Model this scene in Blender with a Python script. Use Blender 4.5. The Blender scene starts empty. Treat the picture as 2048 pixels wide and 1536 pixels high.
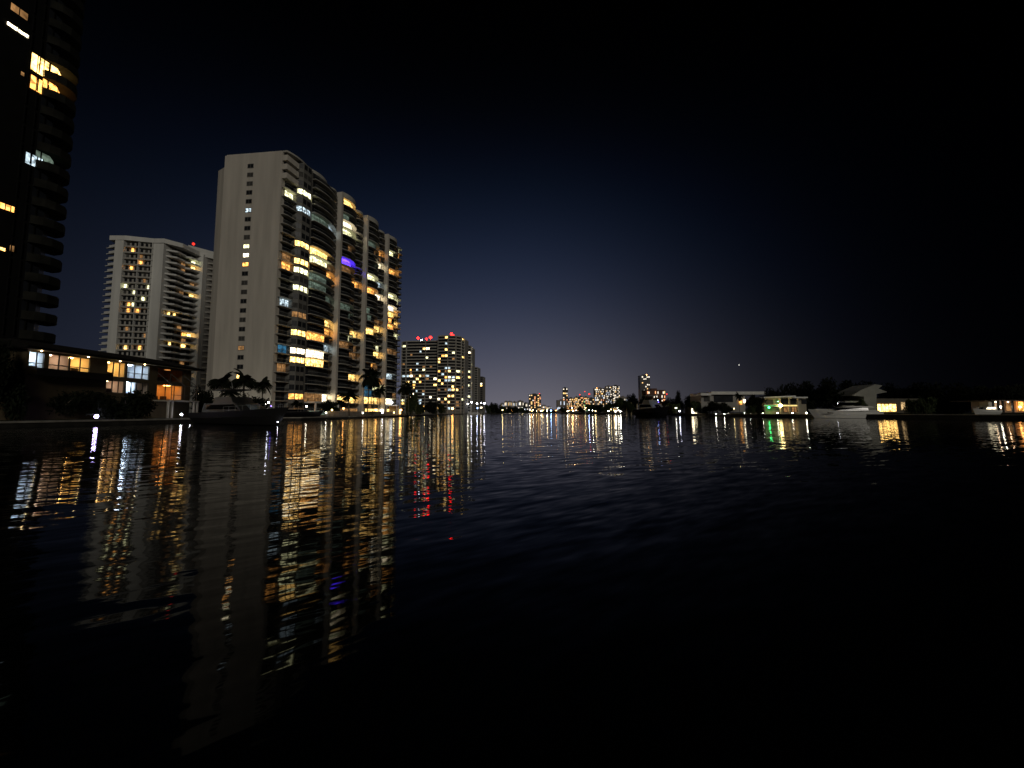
import bpy, bmesh, math, random
from math import sin, cos, pi, radians as R
from mathutils import Vector
random.seed(11)
SC = bpy.context.scene
COL = SC.collection

# ------------------------------------------------------------------ camera
F = 769.0; PITCH = math.atan(57.0/F); CH = 1.8
cam = bpy.data.cameras.new("camera"); camo = bpy.data.objects.new("camera", cam); COL.objects.link(camo)
camo.location = (0, 0, CH); camo.rotation_euler = (pi/2 + PITCH, 0, 0)
cam.sensor_width = 36; cam.lens = 36*F/2048; cam.clip_start = 0.1; cam.clip_end = 20000
SC.camera = camo
SC.view_settings.view_transform = 'Standard'; SC.view_settings.look = 'None'
SC.view_settings.exposure = 0; SC.view_settings.gamma = 1; SC.view_settings.use_curve_mapping = False
cy = SC.cycles
cy.max_bounces = 5; cy.diffuse_bounces = 2; cy.glossy_bounces = 3; cy.transparent_max_bounces = 8
cy.sample_clamp_indirect = 6; cy.caustics_reflective = False; cy.caustics_refractive = False
cy.use_denoising = True

# ------------------------------------------------------------------ night sky
W = bpy.data.worlds.new("World"); SC.world = W; W.use_nodes = True
nt = W.node_tree; nt.nodes.clear()
def N(nt, t, **kw):
    n = nt.nodes.new(t)
    for k, v in kw.items(): setattr(n, k, v)
    return n
def M(nt, op, a, b=None, c=None):
    n = nt.nodes.new('ShaderNodeMath'); n.operation = op
    for i, v in enumerate((a, b, c)):
        if v is None: continue
        if isinstance(v, (int, float)): n.inputs[i].default_value = v
        else: nt.links.new(v, n.inputs[i])
    return n.outputs[0]
tc = N(nt, 'ShaderNodeTexCoord'); sx = N(nt, 'ShaderNodeSeparateXYZ'); nt.links.new(tc.outputs['Generated'], sx.inputs[0])
X, Yd, Z = sx.outputs
az = M(nt, 'ARCTAN2', X, Yd)               # azimuth from straight ahead, radians
zz = M(nt, 'MAXIMUM', Z, 0.0)
el = M(nt, 'ARCSINE', zz)
def lobe(center, wl, wr, we, power):
    d = M(nt, 'SUBTRACT', az, center)
    dl = M(nt, 'DIVIDE', M(nt, 'MINIMUM', d, 0.0), wl); dr = M(nt, 'DIVIDE', M(nt, 'MAXIMUM', d, 0.0), wr)
    h = M(nt, 'ADD', M(nt, 'MULTIPLY', dl, dl), M(nt, 'MULTIPLY', dr, dr))
    v = M(nt, 'POWER', M(nt, 'DIVIDE', el, we), power)
    return M(nt, 'EXPONENT', M(nt, 'MULTIPLY', M(nt, 'ADD', h, v), -1.0))
def tint(val, col):
    c = N(nt, 'ShaderNodeVectorMath', operation='SCALE'); c.inputs[0].default_value = col
    nt.links.new(val, c.inputs['Scale']); return c.outputs[0]
def vadd(a, b):
    c = N(nt, 'ShaderNodeVectorMath', operation='ADD'); nt.links.new(a, c.inputs[0]); nt.links.new(b, c.inputs[1]); return c.outputs[0]
warm = tint(lobe(0.05, 0.50, 0.36, 0.15, 1.3), (0.108, 0.088, 0.070))
haze = tint(lobe(-0.02, 0.80, 0.41, 0.31, 1.8), (0.034, 0.039, 0.060))
blue = tint(lobe(-0.04, 0.66, 0.46, 0.49, 3.4), (0.0014, 0.0095, 0.0340))
tot = vadd(vadd(warm, haze), blue)
bg = N(nt, 'ShaderNodeBackground'); nt.links.new(tot, bg.inputs[0]); bg.inputs[1].default_value = 1.0
wo = N(nt, 'ShaderNodeOutputWorld'); nt.links.new(bg.outputs[0], wo.inputs[0])

# ------------------------------------------------------------------ moonlight
sun = bpy.data.lights.new("moon", 'SUN'); suno = bpy.data.objects.new("moon", sun); COL.objects.link(suno)
sun.energy = 0.52; sun.angle = R(12); sun.color = (1.0, 0.93, 0.82)
suno.rotation_euler = Vector((-0.36, 0.87, -0.36)).to_track_quat('-Z', 'Y').to_euler()

# ------------------------------------------------------------------ helpers
def ray(px, py):
    xc = (px-1024)/F; yc = (768-py)/F
    return xc, cos(PITCH)-sin(PITCH)*yc, sin(PITCH)+cos(PITCH)*yc
def at(px, py, Y):
    x, y, z = ray(px, py); s = Y/y
    return Vector((x*s, Y, CH+z*s))
def xat(px, Y, py=800): return at(px, py, Y).x
def zat(py, Y, px=1024): return at(px, py, Y).z

MATS = {}
def mat(name, col, rough=0.8, var=0.0, vscale=0.5, bump=0.0, metal=0.0, spec=0.5, stretch=(1,1,1)):
    if name in MATS: return MATS[name]
    m = bpy.data.materials.new(name); m.use_nodes = True; MATS[name] = m
    t = m.node_tree; b = t.nodes['Principled BSDF']
    b.inputs['Base Color'].default_value = (*col, 1); b.inputs['Roughness'].default_value = rough
    b.inputs['Metallic'].default_value = metal; b.inputs['Specular IOR Level'].default_value = spec
    if var > 0:
        c = N(t, 'ShaderNodeTexCoord'); mp = N(t, 'ShaderNodeMapping'); mp.inputs['Scale'].default_value = stretch
        t.links.new(c.outputs['Object'], mp.inputs[0])
        n = N(t, 'ShaderNodeTexNoise'); n.inputs['Scale'].default_value = vscale; n.inputs['Detail'].default_value = 5
        t.links.new(mp.outputs[0], n.inputs['Vector'])
        r = N(t, 'ShaderNodeValToRGB')
        r.color_ramp.elements[0].position = 0.3; r.color_ramp.elements[1].position = 0.7
        r.color_ramp.elements[0].color = (*[x*(1-var) for x in col], 1); r.color_ramp.elements[1].color = (*[min(1, x*(1+var)) for x in col], 1)
        t.links.new(n.outputs[0], r.inputs[0]); t.links.new(r.outputs[0], b.inputs['Base Color'])
        if bump > 0:
            bp = N(t, 'ShaderNodeBump'); bp.inputs['Strength'].default_value = bump; bp.inputs['Distance'].default_value = 0.05
            t.links.new(n.outputs[0], bp.inputs['Height']); t.links.new(bp.outputs[0], b.inputs['Normal'])
    return m
def lit(name, col, strength, detail=0.6, vscale=1.1, sample=False):
    """a lit room seen through its window: bright and darker furniture-sized patches"""
    if name in MATS: return MATS[name]
    m = bpy.data.materials.new(name); m.use_nodes = True; MATS[name] = m
    t = m.node_tree; t.nodes.clear()
    e = N(t, 'ShaderNodeEmission'); o = N(t, 'ShaderNodeOutputMaterial'); t.links.new(e.outputs[0], o.inputs[0])
    e.inputs[0].default_value = (*col, 1); e.inputs[1].default_value = strength
    if detail > 0:
        c = N(t, 'ShaderNodeTexCoord'); n = N(t, 'ShaderNodeTexNoise'); n.inputs['Scale'].default_value = vscale; n.inputs['Detail'].default_value = 2
        t.links.new(c.outputs['Object'], n.inputs['Vector'])
        v = N(t, 'ShaderNodeTexVoronoi'); v.inputs['Scale'].default_value = vscale*0.8; t.links.new(c.outputs['Object'], v.inputs['Vector'])
        mr = N(t, 'ShaderNodeMapRange'); mr.inputs[1].default_value = 0.35; mr.inputs[2].default_value = 0.62
        mr.inputs[3].default_value = 1-detail; mr.inputs[4].default_value = 1.15
        t.links.new(n.outputs[0], mr.inputs[0])
        sp = N(t, 'ShaderNodeSeparateColor'); t.links.new(v.outputs['Color'], sp.inputs[0])
        k = M(t, 'MULTIPLY_ADD', sp.outputs[0], detail*0.9, 1-detail*0.55)
        s = M(t, 'MULTIPLY', M(t, 'MULTIPLY', mr.outputs[0], k), strength)
        t.links.new(s, e.inputs[1])
    m.cycles.emission_sampling = 'AUTO' if sample else 'NONE'
    return m
def glassmat(name, col=(0.02,0.025,0.03), fac=0.35):
    if name in MATS: return MATS[name]
    m = bpy.data.materials.new(name); m.use_nodes = True; MATS[name] = m
    t = m.node_tree; b = t.nodes['Principled BSDF']; b.inputs['Base Color'].default_value = (*col, 1); b.inputs['Roughness'].default_value = 0.08
    tr = N(t, 'ShaderNodeBsdfTransparent'); mx = N(t, 'ShaderNodeMixShader'); mx.inputs[0].default_value = fac
    t.links.new(tr.outputs[0], mx.inputs[1]); t.links.new(b.outputs[0], mx.inputs[2])
    t.links.new(mx.outputs[0], t.nodes['Material Output'].inputs[0])
    return m

class MB:
    def __init__(s): s.v = []; s.f = []; s.m = []; s.mats = []; s.subs = []; s.size = 0
    def mi(s, m):
        if m not in s.mats: s.mats.append(m)
        return s.mats.index(m)
    def face(s, pts, m):
        k = len(s.v); s.v += [tuple(p) for p in pts]; s.f.append(tuple(range(k, k+len(pts)))); s.m.append(s.mi(m)); return s
    def hexa(s, b, t, m):
        """8 corners: bottom ring b, top ring t"""
        n = len(b); k = len(s.v); s.v += [tuple(p) for p in b]+[tuple(p) for p in t]; i = s.mi(m)
        s.f.append(tuple(range(k+n-1, k-1, -1))); s.f.append(tuple(range(k+n, k+2*n))); s.m += [i, i]
        for a in range(n):
            c = (a+1) % n; s.f.append((k+a, k+c, k+n+c, k+n+a)); s.m.append(i)
        return s
    def prism(s, poly, z0, z1, m):
        return s.hexa([(p[0], p[1], z0) for p in poly], [(p[0], p[1], z1) for p in poly], m)
    def box(s, x0, x1, y0, y1, z0, z1, m):
        return s.prism([(x0,y0),(x1,y0),(x1,y1),(x0,y1)], z0, z1, m)
    def tube(s, a, b, r0, r1, m, n=8):
        a = Vector(a); b = Vector(b); d = (b-a).normalized(); u = d.orthogonal().normalized(); w = d.cross(u)
        ra = [a+(u*cos(2*pi*i/n)+w*sin(2*pi*i/n))*r0 for i in range(n)]
        rb = [b+(u*cos(2*pi*i/n)+w*sin(2*pi*i/n))*r1 for i in range(n)]
        return s.hexa(ra, rb, m)
    def ball(s, c, r, m, sc=(1,1,1), nu=10, nv=6):
        k = len(s.v); i = s.mi(m); c = Vector(c)
        for a in range(nv+1):
            th = pi*a/nv
            for b in range(nu):
                ph = 2*pi*b/nu; s.v.append((c.x+r*sc[0]*sin(th)*cos(ph), c.y+r*sc[1]*sin(th)*sin(ph), c.z+r*sc[2]*cos(th)))
        for a in range(nv):
            for b in range(nu):
                q = (b+1) % nu; s.f.append((k+a*nu+b, k+(a+1)*nu+b, k+(a+1)*nu+q, k+a*nu+q)); s.m.append(i)
        return s
    def loft(s, rings, m, close=True, caps=True):
        k = len(s.v); n = len(rings[0]); i = s.mi(m)
        for r in rings: s.v += [tuple(p) for p in r]
        for a in range(len(rings)-1):
            for b in range(n if close else n-1):
                q = (b+1) % n; s.f.append((k+a*n+b, k+a*n+q, k+(a+1)*n+q, k+(a+1)*n+b)); s.m.append(i)
        if caps and close:
            s.f.append(tuple(range(k+n-1, k-1, -1))); e = k+(len(rings)-1)*n; s.f.append(tuple(range(e, e+n))); s.m += [i, i]
        return s
    def merge(s, o):
        k = len(s.v); s.v += o.v
        for f, mi in zip(o.f, o.m): s.f.append(tuple(x+k for x in f)); s.m.append(s.mi(o.mats[mi]))
        return s
    def build(s, name, parent=None, smooth=False, label=None):
        o0 = Vector((0,0,0)); p = parent
        while p is not None: o0 += p.location; p = p.parent
        me = bpy.data.meshes.new(name)
        if parent is None:
            me.from_pydata(s.v, [], s.f)
        else:
            me.from_pydata([(a-o0.x, b-o0.y, c-o0.z) for a, b, c in s.v], [], s.f)
        for m in s.mats: me.materials.append(m)
        me.polygons.foreach_set('material_index', s.m)
        if smooth: me.polygons.foreach_set('use_smooth', [True]*len(s.f))
        me.update()
        o = bpy.data.objects.new(name, me); COL.objects.link(o); o.parent = parent
        if label: o['label'] = label
        for nm, sub in s.subs: sub.build(nm, o)
        return o
def thing(name, label, cat, loc, group=None, rz=0):
    o = bpy.data.objects.new(name, None); COL.objects.link(o); o.location = loc; o.rotation_euler = (0,0,rz)
    o['label'] = label; o['category'] = cat
    if group: o['group'] = group
    o.empty_display_size = 0.5
    return o
def struct(o): o['kind'] = 'structure'; return o
class Parts:
    def __init__(s, root): s.root = root; s.d = {}
    def add(s, kind, mb, size):
        mb.size = size; s.d.setdefault(kind, []).append(mb)
    def flush(s, cap=100):
        for kind, L in s.d.items():
            L.sort(key=lambda m: -m.size)
            for m in L[:cap]: m.build(kind, s.root)
            if L[cap:]:
                r = MB()
                for m in L[cap:]:
                    r.merge(m)
                    for _, q in m.subs: r.merge(q)
                o = r.build(kind, s.root); o['kind'] = 'stuff'
def copy_thing(o, loc, label, scale=(1,1,1), rz=0, group=None):
    c = o.copy(); COL.objects.link(c); c.location = loc; c.scale = scale; c.rotation_euler = (0,0,rz); c['label'] = label
    if group: c['group'] = group
    for ch in list(o.children):
        d = ch.copy(); COL.objects.link(d); d.parent = c
        for g in list(ch.children):
            e = g.copy(); COL.objects.link(e); e.parent = d
    return c

# materials
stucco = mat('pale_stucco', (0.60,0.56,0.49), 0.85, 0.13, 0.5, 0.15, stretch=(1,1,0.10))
stucco2 = mat('white_stucco', (0.74,0.74,0.70), 0.85, 0.09, 0.4, 0.1, stretch=(1,1,0.15))
conc = mat('balcony_concrete', (0.43,0.415,0.37), 0.85, 0.1, 0.6)
concd = mat('grey_concrete', (0.26,0.25,0.23), 0.85, 0.15, 0.6)
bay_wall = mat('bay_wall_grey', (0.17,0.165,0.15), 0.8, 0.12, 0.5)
dglass = mat('dark_glazing', (0.018,0.020,0.024), 0.3, 0.35, 0.45, spec=0.12)
dglass2 = mat('curtained_glazing', (0.075,0.073,0.068), 0.8, 0.45, 0.7, spec=0.15)
framem = mat('window_frame', (0.05,0.048,0.045), 0.5)
framew = mat('white_frame', (0.55,0.54,0.5), 0.5)
railm = mat('railing_metal', (0.28,0.29,0.28), 0.4)
railglass = glassmat('railing_glass')
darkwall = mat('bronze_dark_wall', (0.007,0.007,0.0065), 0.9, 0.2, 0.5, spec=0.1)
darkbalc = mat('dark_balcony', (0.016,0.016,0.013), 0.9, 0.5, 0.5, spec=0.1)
roofm = mat('dark_roof_tiles', (0.012,0.011,0.010), 0.9, 0.3, 2.0, 0.3, spec=0.1)
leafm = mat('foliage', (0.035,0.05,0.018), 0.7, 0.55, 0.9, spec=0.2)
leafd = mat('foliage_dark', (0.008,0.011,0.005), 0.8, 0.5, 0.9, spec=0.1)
barkm = mat('bark', (0.09,0.075,0.055), 0.9, 0.3, 3.0)
soil = mat('lawn_ground', (0.022,0.026,0.012), 0.95, 0.5, 0.4, spec=0.1)
sand = mat('seawall_concrete', (0.30,0.28,0.24), 0.9, 0.3, 0.7)
wallm = mat('seawall_face', (0.03,0.028,0.024), 0.9, 0.4, 0.8, spec=0.2)
white_gel = mat('white_gelcoat', (0.80,0.80,0.76), 0.35)
navy_gel = mat('dark_gelcoat', (0.008,0.008,0.010), 0.3)
greyboat = mat('grey_gelcoat', (0.016,0.016,0.015), 0.5)
yglass = mat('boat_glass', (0.006,0.006,0.008), 0.1)
woodm = mat('dock_wood', (0.08,0.06,0.045), 0.9, 0.3, 2)
ywall = mat('ochre_wall', (0.07,0.052,0.026), 0.9, 0.15, 0.8)
L_y = lit('warm_room', (1.0,0.58,0.16), 6.5, 0.8, 1.5)
L_o = lit('amber_room', (1.0,0.42,0.09), 4.0, 0.8, 1.5)
L_d = lit('dim_amber_room', (1.0,0.50,0.18), 0.4)
L_p = lit('pale_room', (0.95,0.92,0.50), 4.0, 0.8, 1.5)
L_w = lit('white_room', (1.0,0.84,0.55), 7.5, 0.8, 1.5)
L_c = lit('cool_room', (0.70,0.88,0.98), 1.6, 0.9, 1.5)
L_g = lit('greenish_room', (0.55,0.75,0.58), 0.28)
L_b = lit('blue_lit_room', (0.08,0.03,1.0), 12.0)
L_t = lit('teal_lit_room', (0.10,0.42,0.75), 0.35)
PAL = {'y':L_y,'o':L_o,'d':L_d,'p':L_p,'w':L_w,'c':L_c,'g':L_g,'b':L_b,'t':L_t,'.':dglass,',':dglass2}
def bulb(name, col, s): return lit('bulb_'+name, col, s, 0, sample=True)
B_w = bulb('white', (0.85,0.85,1.0), 40); B_y = bulb('yellow', (1.0,0.75,0.30), 26); B_o = bulb('orange', (1.0,0.42,0.10), 26)
B_r = bulb('red', (1.0,0.006,0.004), 30); B_b = bulb('blue', (0.35,0.55,1.0), 26); B_n = bulb('neutral', (1.0,0.93,0.75), 34)
B_g = bulb('green', (0.05,1.0,0.25), 14); B_v = bulb('violet', (0.15,0.1,1.0), 16)
B_u = bulb('violet_white', (0.62,0.50,1.0), 42)
BUL = {'u':B_u,'w':B_w,'y':B_y,'o':B_o,'r':B_r,'b':B_b,'n':B_n,'g':B_g,'v':B_v}

# ------------------------------------------------------------------ water and land
wm = bpy.data.materials.new('canal_water'); wm.use_nodes = True; t = wm.node_tree
t.nodes.remove(t.nodes['Principled BSDF'])
b = N(t, 'ShaderNodeBsdfGlossy'); b.inputs['Roughness'].default_value = 0.035; b.inputs['Color'].default_value = (1,1,1,1)
wd = N(t, 'ShaderNodeBsdfDiffuse'); wd.inputs[0].default_value = (0.0012,0.0018,0.0022,1)
wf = N(t, 'ShaderNodeFresnel'); wf.inputs[0].default_value = 1.45
wmix = N(t, 'ShaderNodeMixShader'); t.links.new(M(t, 'POWER', wf.outputs[0], 1.5), wmix.inputs[0])
t.links.new(wd.outputs[0], wmix.inputs[1]); t.links.new(b.outputs[0], wmix.inputs[2]); t.links.new(wmix.outputs[0], t.nodes['Material Output'].inputs[0])
c = N(t, 'ShaderNodeTexCoord')
def slope(scale, phi, detail, amp, side, off):
    """ripples whose crests run at angle phi to the X axis; returns the two slope components"""
    r0 = N(t, 'ShaderNodeMapping'); r0.inputs['Rotation'].default_value = (0,0,-phi); t.links.new(c.outputs['Object'], r0.inputs[0])
    mp = N(t, 'ShaderNodeMapping'); mp.inputs['Scale'].default_value = scale; mp.inputs['Location'].default_value = (off,off*2,0)
    t.links.new(r0.outputs[0], mp.inputs[0])
    n = N(t, 'ShaderNodeTexNoise'); n.inputs['Scale'].default_value = 1.0; n.inputs['Detail'].default_value = detail; n.inputs['Roughness'].default_value = 0.5
    t.links.new(mp.outputs[0], n.inputs['Vector'])
    v = M(t,'SUBTRACT', n.outputs[0], 0.5)
    return (M(t,'MULTIPLY', v, -amp*sin(phi)*side), M(t,'MULTIPLY', v, amp*cos(phi)))
a1 = slope((0.75,2.9,1), R(24), 1.3, 0.25, 0.6, 3.1)
a2 = slope((0.16,0.9,1), R(10), 1.0, 0.035, 0.5, 7.7)
a3 = slope((1.7,7.0,1), R(38), 1.5, 0.22, 0.6, 1.7)
# calm and ruffled patches
mp = N(t, 'ShaderNodeMapping'); mp.inputs['Scale'].default_value = (0.035,0.11,1); t.links.new(c.outputs['Object'], mp.inputs[0])
pn = N(t, 'ShaderNodeTexNoise'); pn.inputs['Scale'].default_value = 1.0; pn.inputs['Detail'].default_value = 2; t.links.new(mp.outputs[0], pn.inputs['Vector'])
pr = N(t, 'ShaderNodeMapRange'); pr.inputs[1].default_value = 0.35; pr.inputs[2].default_value = 0.65; pr.inputs[3].default_value = 0.45; pr.inputs[4].default_value = 1.15
t.links.new(pn.outputs[0], pr.inputs[0])
def sc_(v): return M(t, 'MULTIPLY', v, pr.outputs[0])
nx = M(t,'ADD', M(t,'ADD', sc_(a1[0]), a2[0]), sc_(a3[0])); ny = M(t,'ADD', M(t,'ADD', sc_(a1[1]), a2[1]), sc_(a3[1]))
cb = N(t, 'ShaderNodeCombineXYZ'); t.links.new(nx, cb.inputs[0]); t.links.new(ny, cb.inputs[1]); cb.inputs[2].default_value = 1
nn = N(t, 'ShaderNodeVectorMath', operation='NORMALIZE'); t.links.new(cb.outputs[0], nn.inputs[0]); t.links.new(nn.outputs[0], b.inputs['Normal']); t.links.new(nn.outputs[0], wf.inputs['Normal'])
struct(MB().face([(-6000,-300,0),(6000,-300,0),(6000,9000,0),(-6000,9000,0)], wm).build('water'))

SL = [(-63,-60),(-61,20),(-59,46),(-58,60),(-57,76),(-47,86),(-46,112),(-49,175),(-55,350),(-52,430),(-28,450),(-12,500),(-20,700),(-40,1300)]
SR = [(135,-60),(128,40),(122,92),(104,122),(97,150),(97,200),(101,300),(96,420),(72,470),(80,640),(120,1300)]
ZL, ZR = 0.7, 1.25
def bank(pts, far, z, name):
    poly = list(pts)+far
    m = MB(); m.face([(x,y,z) for x,y in poly][::-1], soil)
    for a, c in zip(pts, pts[1:]):
        m.face([(a[0],a[1],-1),(c[0],c[1],-1),(c[0],c[1],z),(a[0],a[1],z)], wallm)
    return struct(m.build(name))
bank(SL, [(-900,1300),(-900,-60)], ZL, 'ground')
bank(SR, [(900,1300),(900,-60)], ZR, 'ground')
def ribbon(pts, side, w, z0, z1, m, mb):
    for a, c in zip(pts, pts[1:]):
        mb.prism([(a[0]+side*0.12,a[1]),(c[0]+side*0.12,c[1]),(c[0]-side*w,c[1]),(a[0]-side*w,a[1])], z0, z1, m)
mb = MB(); ribbon(SL[:11], 1, 0.9, ZL-0.15, ZL+0.08, sand, mb); struct(mb.build('seawall'))
mb = MB(); ribbon(SR[:10], -1, 0.8, ZR-0.15, ZR+0.08, sand, mb); struct(mb.build('seawall'))
far = MB(); far.prism([(-1500,1300),(1500,1300),(2500,5000),(-2500,5000)], -1, 1.2, soil); struct(far.build('ground'))
# paved pool terrace before the tall tower
mb = MB(); mb.prism([(-70,100),(-52,100),(-54,200),(-60,215),(-72,215)], ZL, ZL+0.1, mat('terrace_paving',(0.22,0.2,0.17),0.8,0.2,1)); struct(mb.build('terrace'))

# ------------------------------------------------------------------ tall beige tower with curved balconies
A0 = Vector((-74.5,119,0)); U = Vector((0.189,0.982,0)).normalized(); Nn = Vector((U.y,-U.x,0))
def PT(tt, bb, z): p = A0+U*tt+Nn*bb; return (p.x, p.y, z)
FH = 3.0; Z0 = 2.6; NF = 28; TOP = Z0+FH*NF
def floor_of(py, tt, bb=3):
    p = PT(tt, bb, 0); return int(math.floor((zat(py, p[1])-Z0)/FH))
T1 = thing('apartment_tower', 'tall beige tower with a blank windowed end wall and curved balconies facing the water', 'tower', (-80,150,ZL))
P1 = Parts(T1)
B0 = (-94.6,120.9); B1 = (-98.2,123.0)
back = (B0[0]+U.x*78, B0[1]+U.y*78)
core = MB()
core.prism([PT(0,0,0)[:2], PT(79,0,0)[:2], back, B0], ZL, TOP-0.4, stucco)
core.prism([(B0[0]+.02,B0[1]+.1), (back[0],back[1]-2), (back[0]-3,back[1]-2), B1], ZL, TOP-4.2, stucco)
core.build('wall', T1)
rf = MB()
rf.prism([PT(0,-0.3,0)[:2], PT(12,-0.3,0)[:2], (B0[0]+U.x*12,B0[1]+U.y*12), (B0[0]+.3,B0[1]+.3)], TOP-0.4, TOP+0.1, stucco)
rf.prism([PT(4,-4,0)[:2], PT(14,-4,0)[:2], PT(14,-12,0)[:2], PT(4,-12,0)[:2]], TOP+0.1, TOP+2.6, stucco)
rf.build('roof_parapet', T1)
# small windows up the blank end wall
wallpat = {327:'.',345:',',363:',',381:'.',399:'.',417:'c',435:'.',453:'.',472:',',491:'p',509:'w',527:'o',546:'.'}
wdir = (Vector((*B0,0))-Vector(PT(0,0,0))).normalized(); wn = Vector((wdir.y,-wdir.x,0));
if wn.y > 0: wn = -wn
base = Vector(PT(0,0,0))
for k in range(24):
    zc = 13.1+3.0*k
    py = 752-(k*18.45)
    key = min(wallpat, key=lambda q: abs(q-py)); code = wallpat[key] if abs(key-py) < 9 else random.choice('.,,.')
    if k == 3: code = 'd'
    if k == 0: code = 'y'
    s = 10.9
    def WP(a, d, z): p = base+wdir*a+wn*d; return (p.x,p.y,z)
    w = MB()
    w.hexa([WP(s-.95,.02,zc-.62),WP(s+.95,.02,zc-.62),WP(s+.95,.02,zc+.62),WP(s-.95,.02,zc+.62)],[WP(s-.95,.06,zc-.62),WP(s+.95,.06,zc-.62),WP(s+.95,.06,zc+.62),WP(s-.95,.06,zc+.62)], PAL[code])
    fr = MB()
    for a0,a1,z0,z1 in ((-1.05,1.05,-.74,-.62),(-1.05,1.05,.62,.74),(-1.05,-.95,-.62,.62),(.95,1.05,-.62,.62),(-.05,.05,-.62,.62)):
        fr.hexa([WP(s+a0,.01,zc+z0),WP(s+a1,.01,zc+z0),WP(s+a1,.01,zc+z1),WP(s+a0,.01,zc+z1)],[WP(s+a0,.10,zc+z0),WP(s+a1,.10,zc+z0),WP(s+a1,.10,zc+z1),WP(s+a0,.10,zc+z1)], bay_wall)
    w.subs.append(('frame', fr)); P1.add('window', w, 1)

def curve(kind, t0, t1):
    L = t1-t0; n = 10 if kind != 'flat' else 2; pts = []
    for i in range(n+1):
        s = i/n
        if kind == 'big': bb = 1.9+2.7*(sin(pi*min(1,(0.12+s*0.88)))**0.75)
        elif kind == 'wide': bb = 2.0+2.6*(sin(pi*min(1.0,0.2+0.8*s))**0.8)
        elif kind == 'small': bb = 1.5+1.5*(sin(pi*s)**0.7)
        else: bb = 1.7
        pts.append((t0+L*s, bb))
    return pts
def balcony(pts, z, f, code_fn, size, bottom=False):
    """slab along a curve, its railing, and the glazing 1.7 m behind it"""
    m = MB(); poly = [PT(a,b_,0)[:2] for a,b_ in pts]+[PT(pts[-1][0],0.05,0)[:2], PT(pts[0][0],0.05,0)[:2]]
    m.prism(poly, z-0.24, z, conc)
    r = MB()
    for (a,b_),(c_,d) in zip(pts, pts[1:]):
        r.face([PT(a,b_-.08,z), PT(c_,d-.08,z), PT(c_,d-.08,z+1.0), PT(a,b_-.08,z+1.0)], railglass)
        r.hexa([PT(a,b_-.11,z+1.0),PT(c_,d-.11,z+1.0),PT(c_,d-.02,z+1.0),PT(a,b_-.02,z+1.0)],[PT(a,b_-.11,z+1.07),PT(c_,d-.11,z+1.07),PT(c_,d-.02,z+1.07),PT(a,b_-.02,z+1.07)], railm)
    m.subs.append(('railing', r)); P1.add('balcony', m, size)
    g = MB(); fr = MB()
    n = len(pts)-1; step = 1
    for i in range(0, n, step):
        (a,b_),(c_,d) = pts[i], pts[i+step]
        code = code_fn(i/n)
        g.face([PT(a,b_-1.7,z), PT(c_,d-1.7,z), PT(c_,d-1.7,z+2.68), PT(a,b_-1.7,z+2.68)], PAL[code])
        for q in (0, 0.5):
            x = a+(c_-a)*q; y = b_+(d-b_)*q
            fr.hexa([PT(x,y-1.69,z),PT(x+.09,y-1.69,z),PT(x+.09,y-1.62,z),PT(x,y-1.62,z)],[PT(x,y-1.69,z+2.67),PT(x+.09,y-1.69,z+2.67),PT(x+.09,y-1.62,z+2.67),PT(x,y-1.62,z+2.67)], framem)
    g.subs.append(('frame', fr)); P1.add('glazed_wall', g, size)
rnd = random.Random(5)
def mk_codes(spec, t_mid, b=3):
    return {floor_of(py, t_mid, b): c for py, c in spec}
y1 = lambda z: 290+z/4.876
y2 = lambda z: 540+z/4.876
# what is lit, floor by floor (read off the photo's rows)
corner = mk_codes([(y1(470),'p'),(y1(1070),'d'),(y2(300),'c'),(y2(790),'t'),(y2(940),'d')], 2.5)
baywin = mk_codes([(y1(500),'p'),(y1(680),'c'),(y1(1020),'y'),(y1(1108),'y'),(y1(1195),'p'),(y2(150),'p'),(y2(430),'d'),(y2(597),'y'),(y2(775),'w'),(y2(865),'y'),(y2(1230),'o')], 8)
big1a = mk_codes([(y1(740),'g'),(y1(1080),'y'),(y1(1170),'p'),(y1(1265),'g'),(y2(190),'g'),(y2(640),'o'),(y2(800),'w'),(y2(890),'y'),(y2(1260),'d')], 15)
big1b = mk_codes([(y1(840),'c'),(y1(1240),'d'),(y2(60),'o'),(y2(330),'g'),(y2(510),'y'),(y2(610),'o'),(y2(750),'c'),(y2(1270),'w')], 23)
mod2 = mk_codes([(y1(600),'y'),(y1(800),'w'),(y1(890),'p'),(y1(1120),'b'),(y1(1255),'d'),(y2(400),'g'),(y2(720),'d'),(y2(1245),'y')], 31)
mod2s = mk_codes([(y1(470),'y'),(y2(150),'o'),(y2(660),'y'),(y2(820),'d'),(y2(1040),'y'),(y2(1240),'y')], 40)
mod3 = mk_codes([(y1(960),'g'),(y1(1290),'p'),(y2(250),'o'),(y2(600),'y'),(y2(1110),'t'),(y2(1180),'t'),(y2(1270),'y')], 50)
mod3s = mk_codes([(y1(1080),'o'),(y1(1180),'w'),(y2(130),'c'),(y2(260),'w'),(y2(550),'d'),(y2(610),'y'),(y2(850),'y'),(y2(1090),'o'),(y2(1150),'p'),(y2(1270),'y')], 59)
mod4 = mk_codes([(y1(1230),'o'),(y2(30),'o'),(y2(240),'p'),(y2(360),'w'),(y2(470),'y'),(y2(570),'o'),(y2(780),'d'),(y2(1070),'c'),(y2(1270),'w')], 68)
mod4s = mk_codes([(y1(1250),'o'),(y2(310),'p'),(y2(450),'o'),(y2(560),'y'),(y2(640),'p'),(y2(800),'d'),(y2(1200),'d')], 76)
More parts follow.
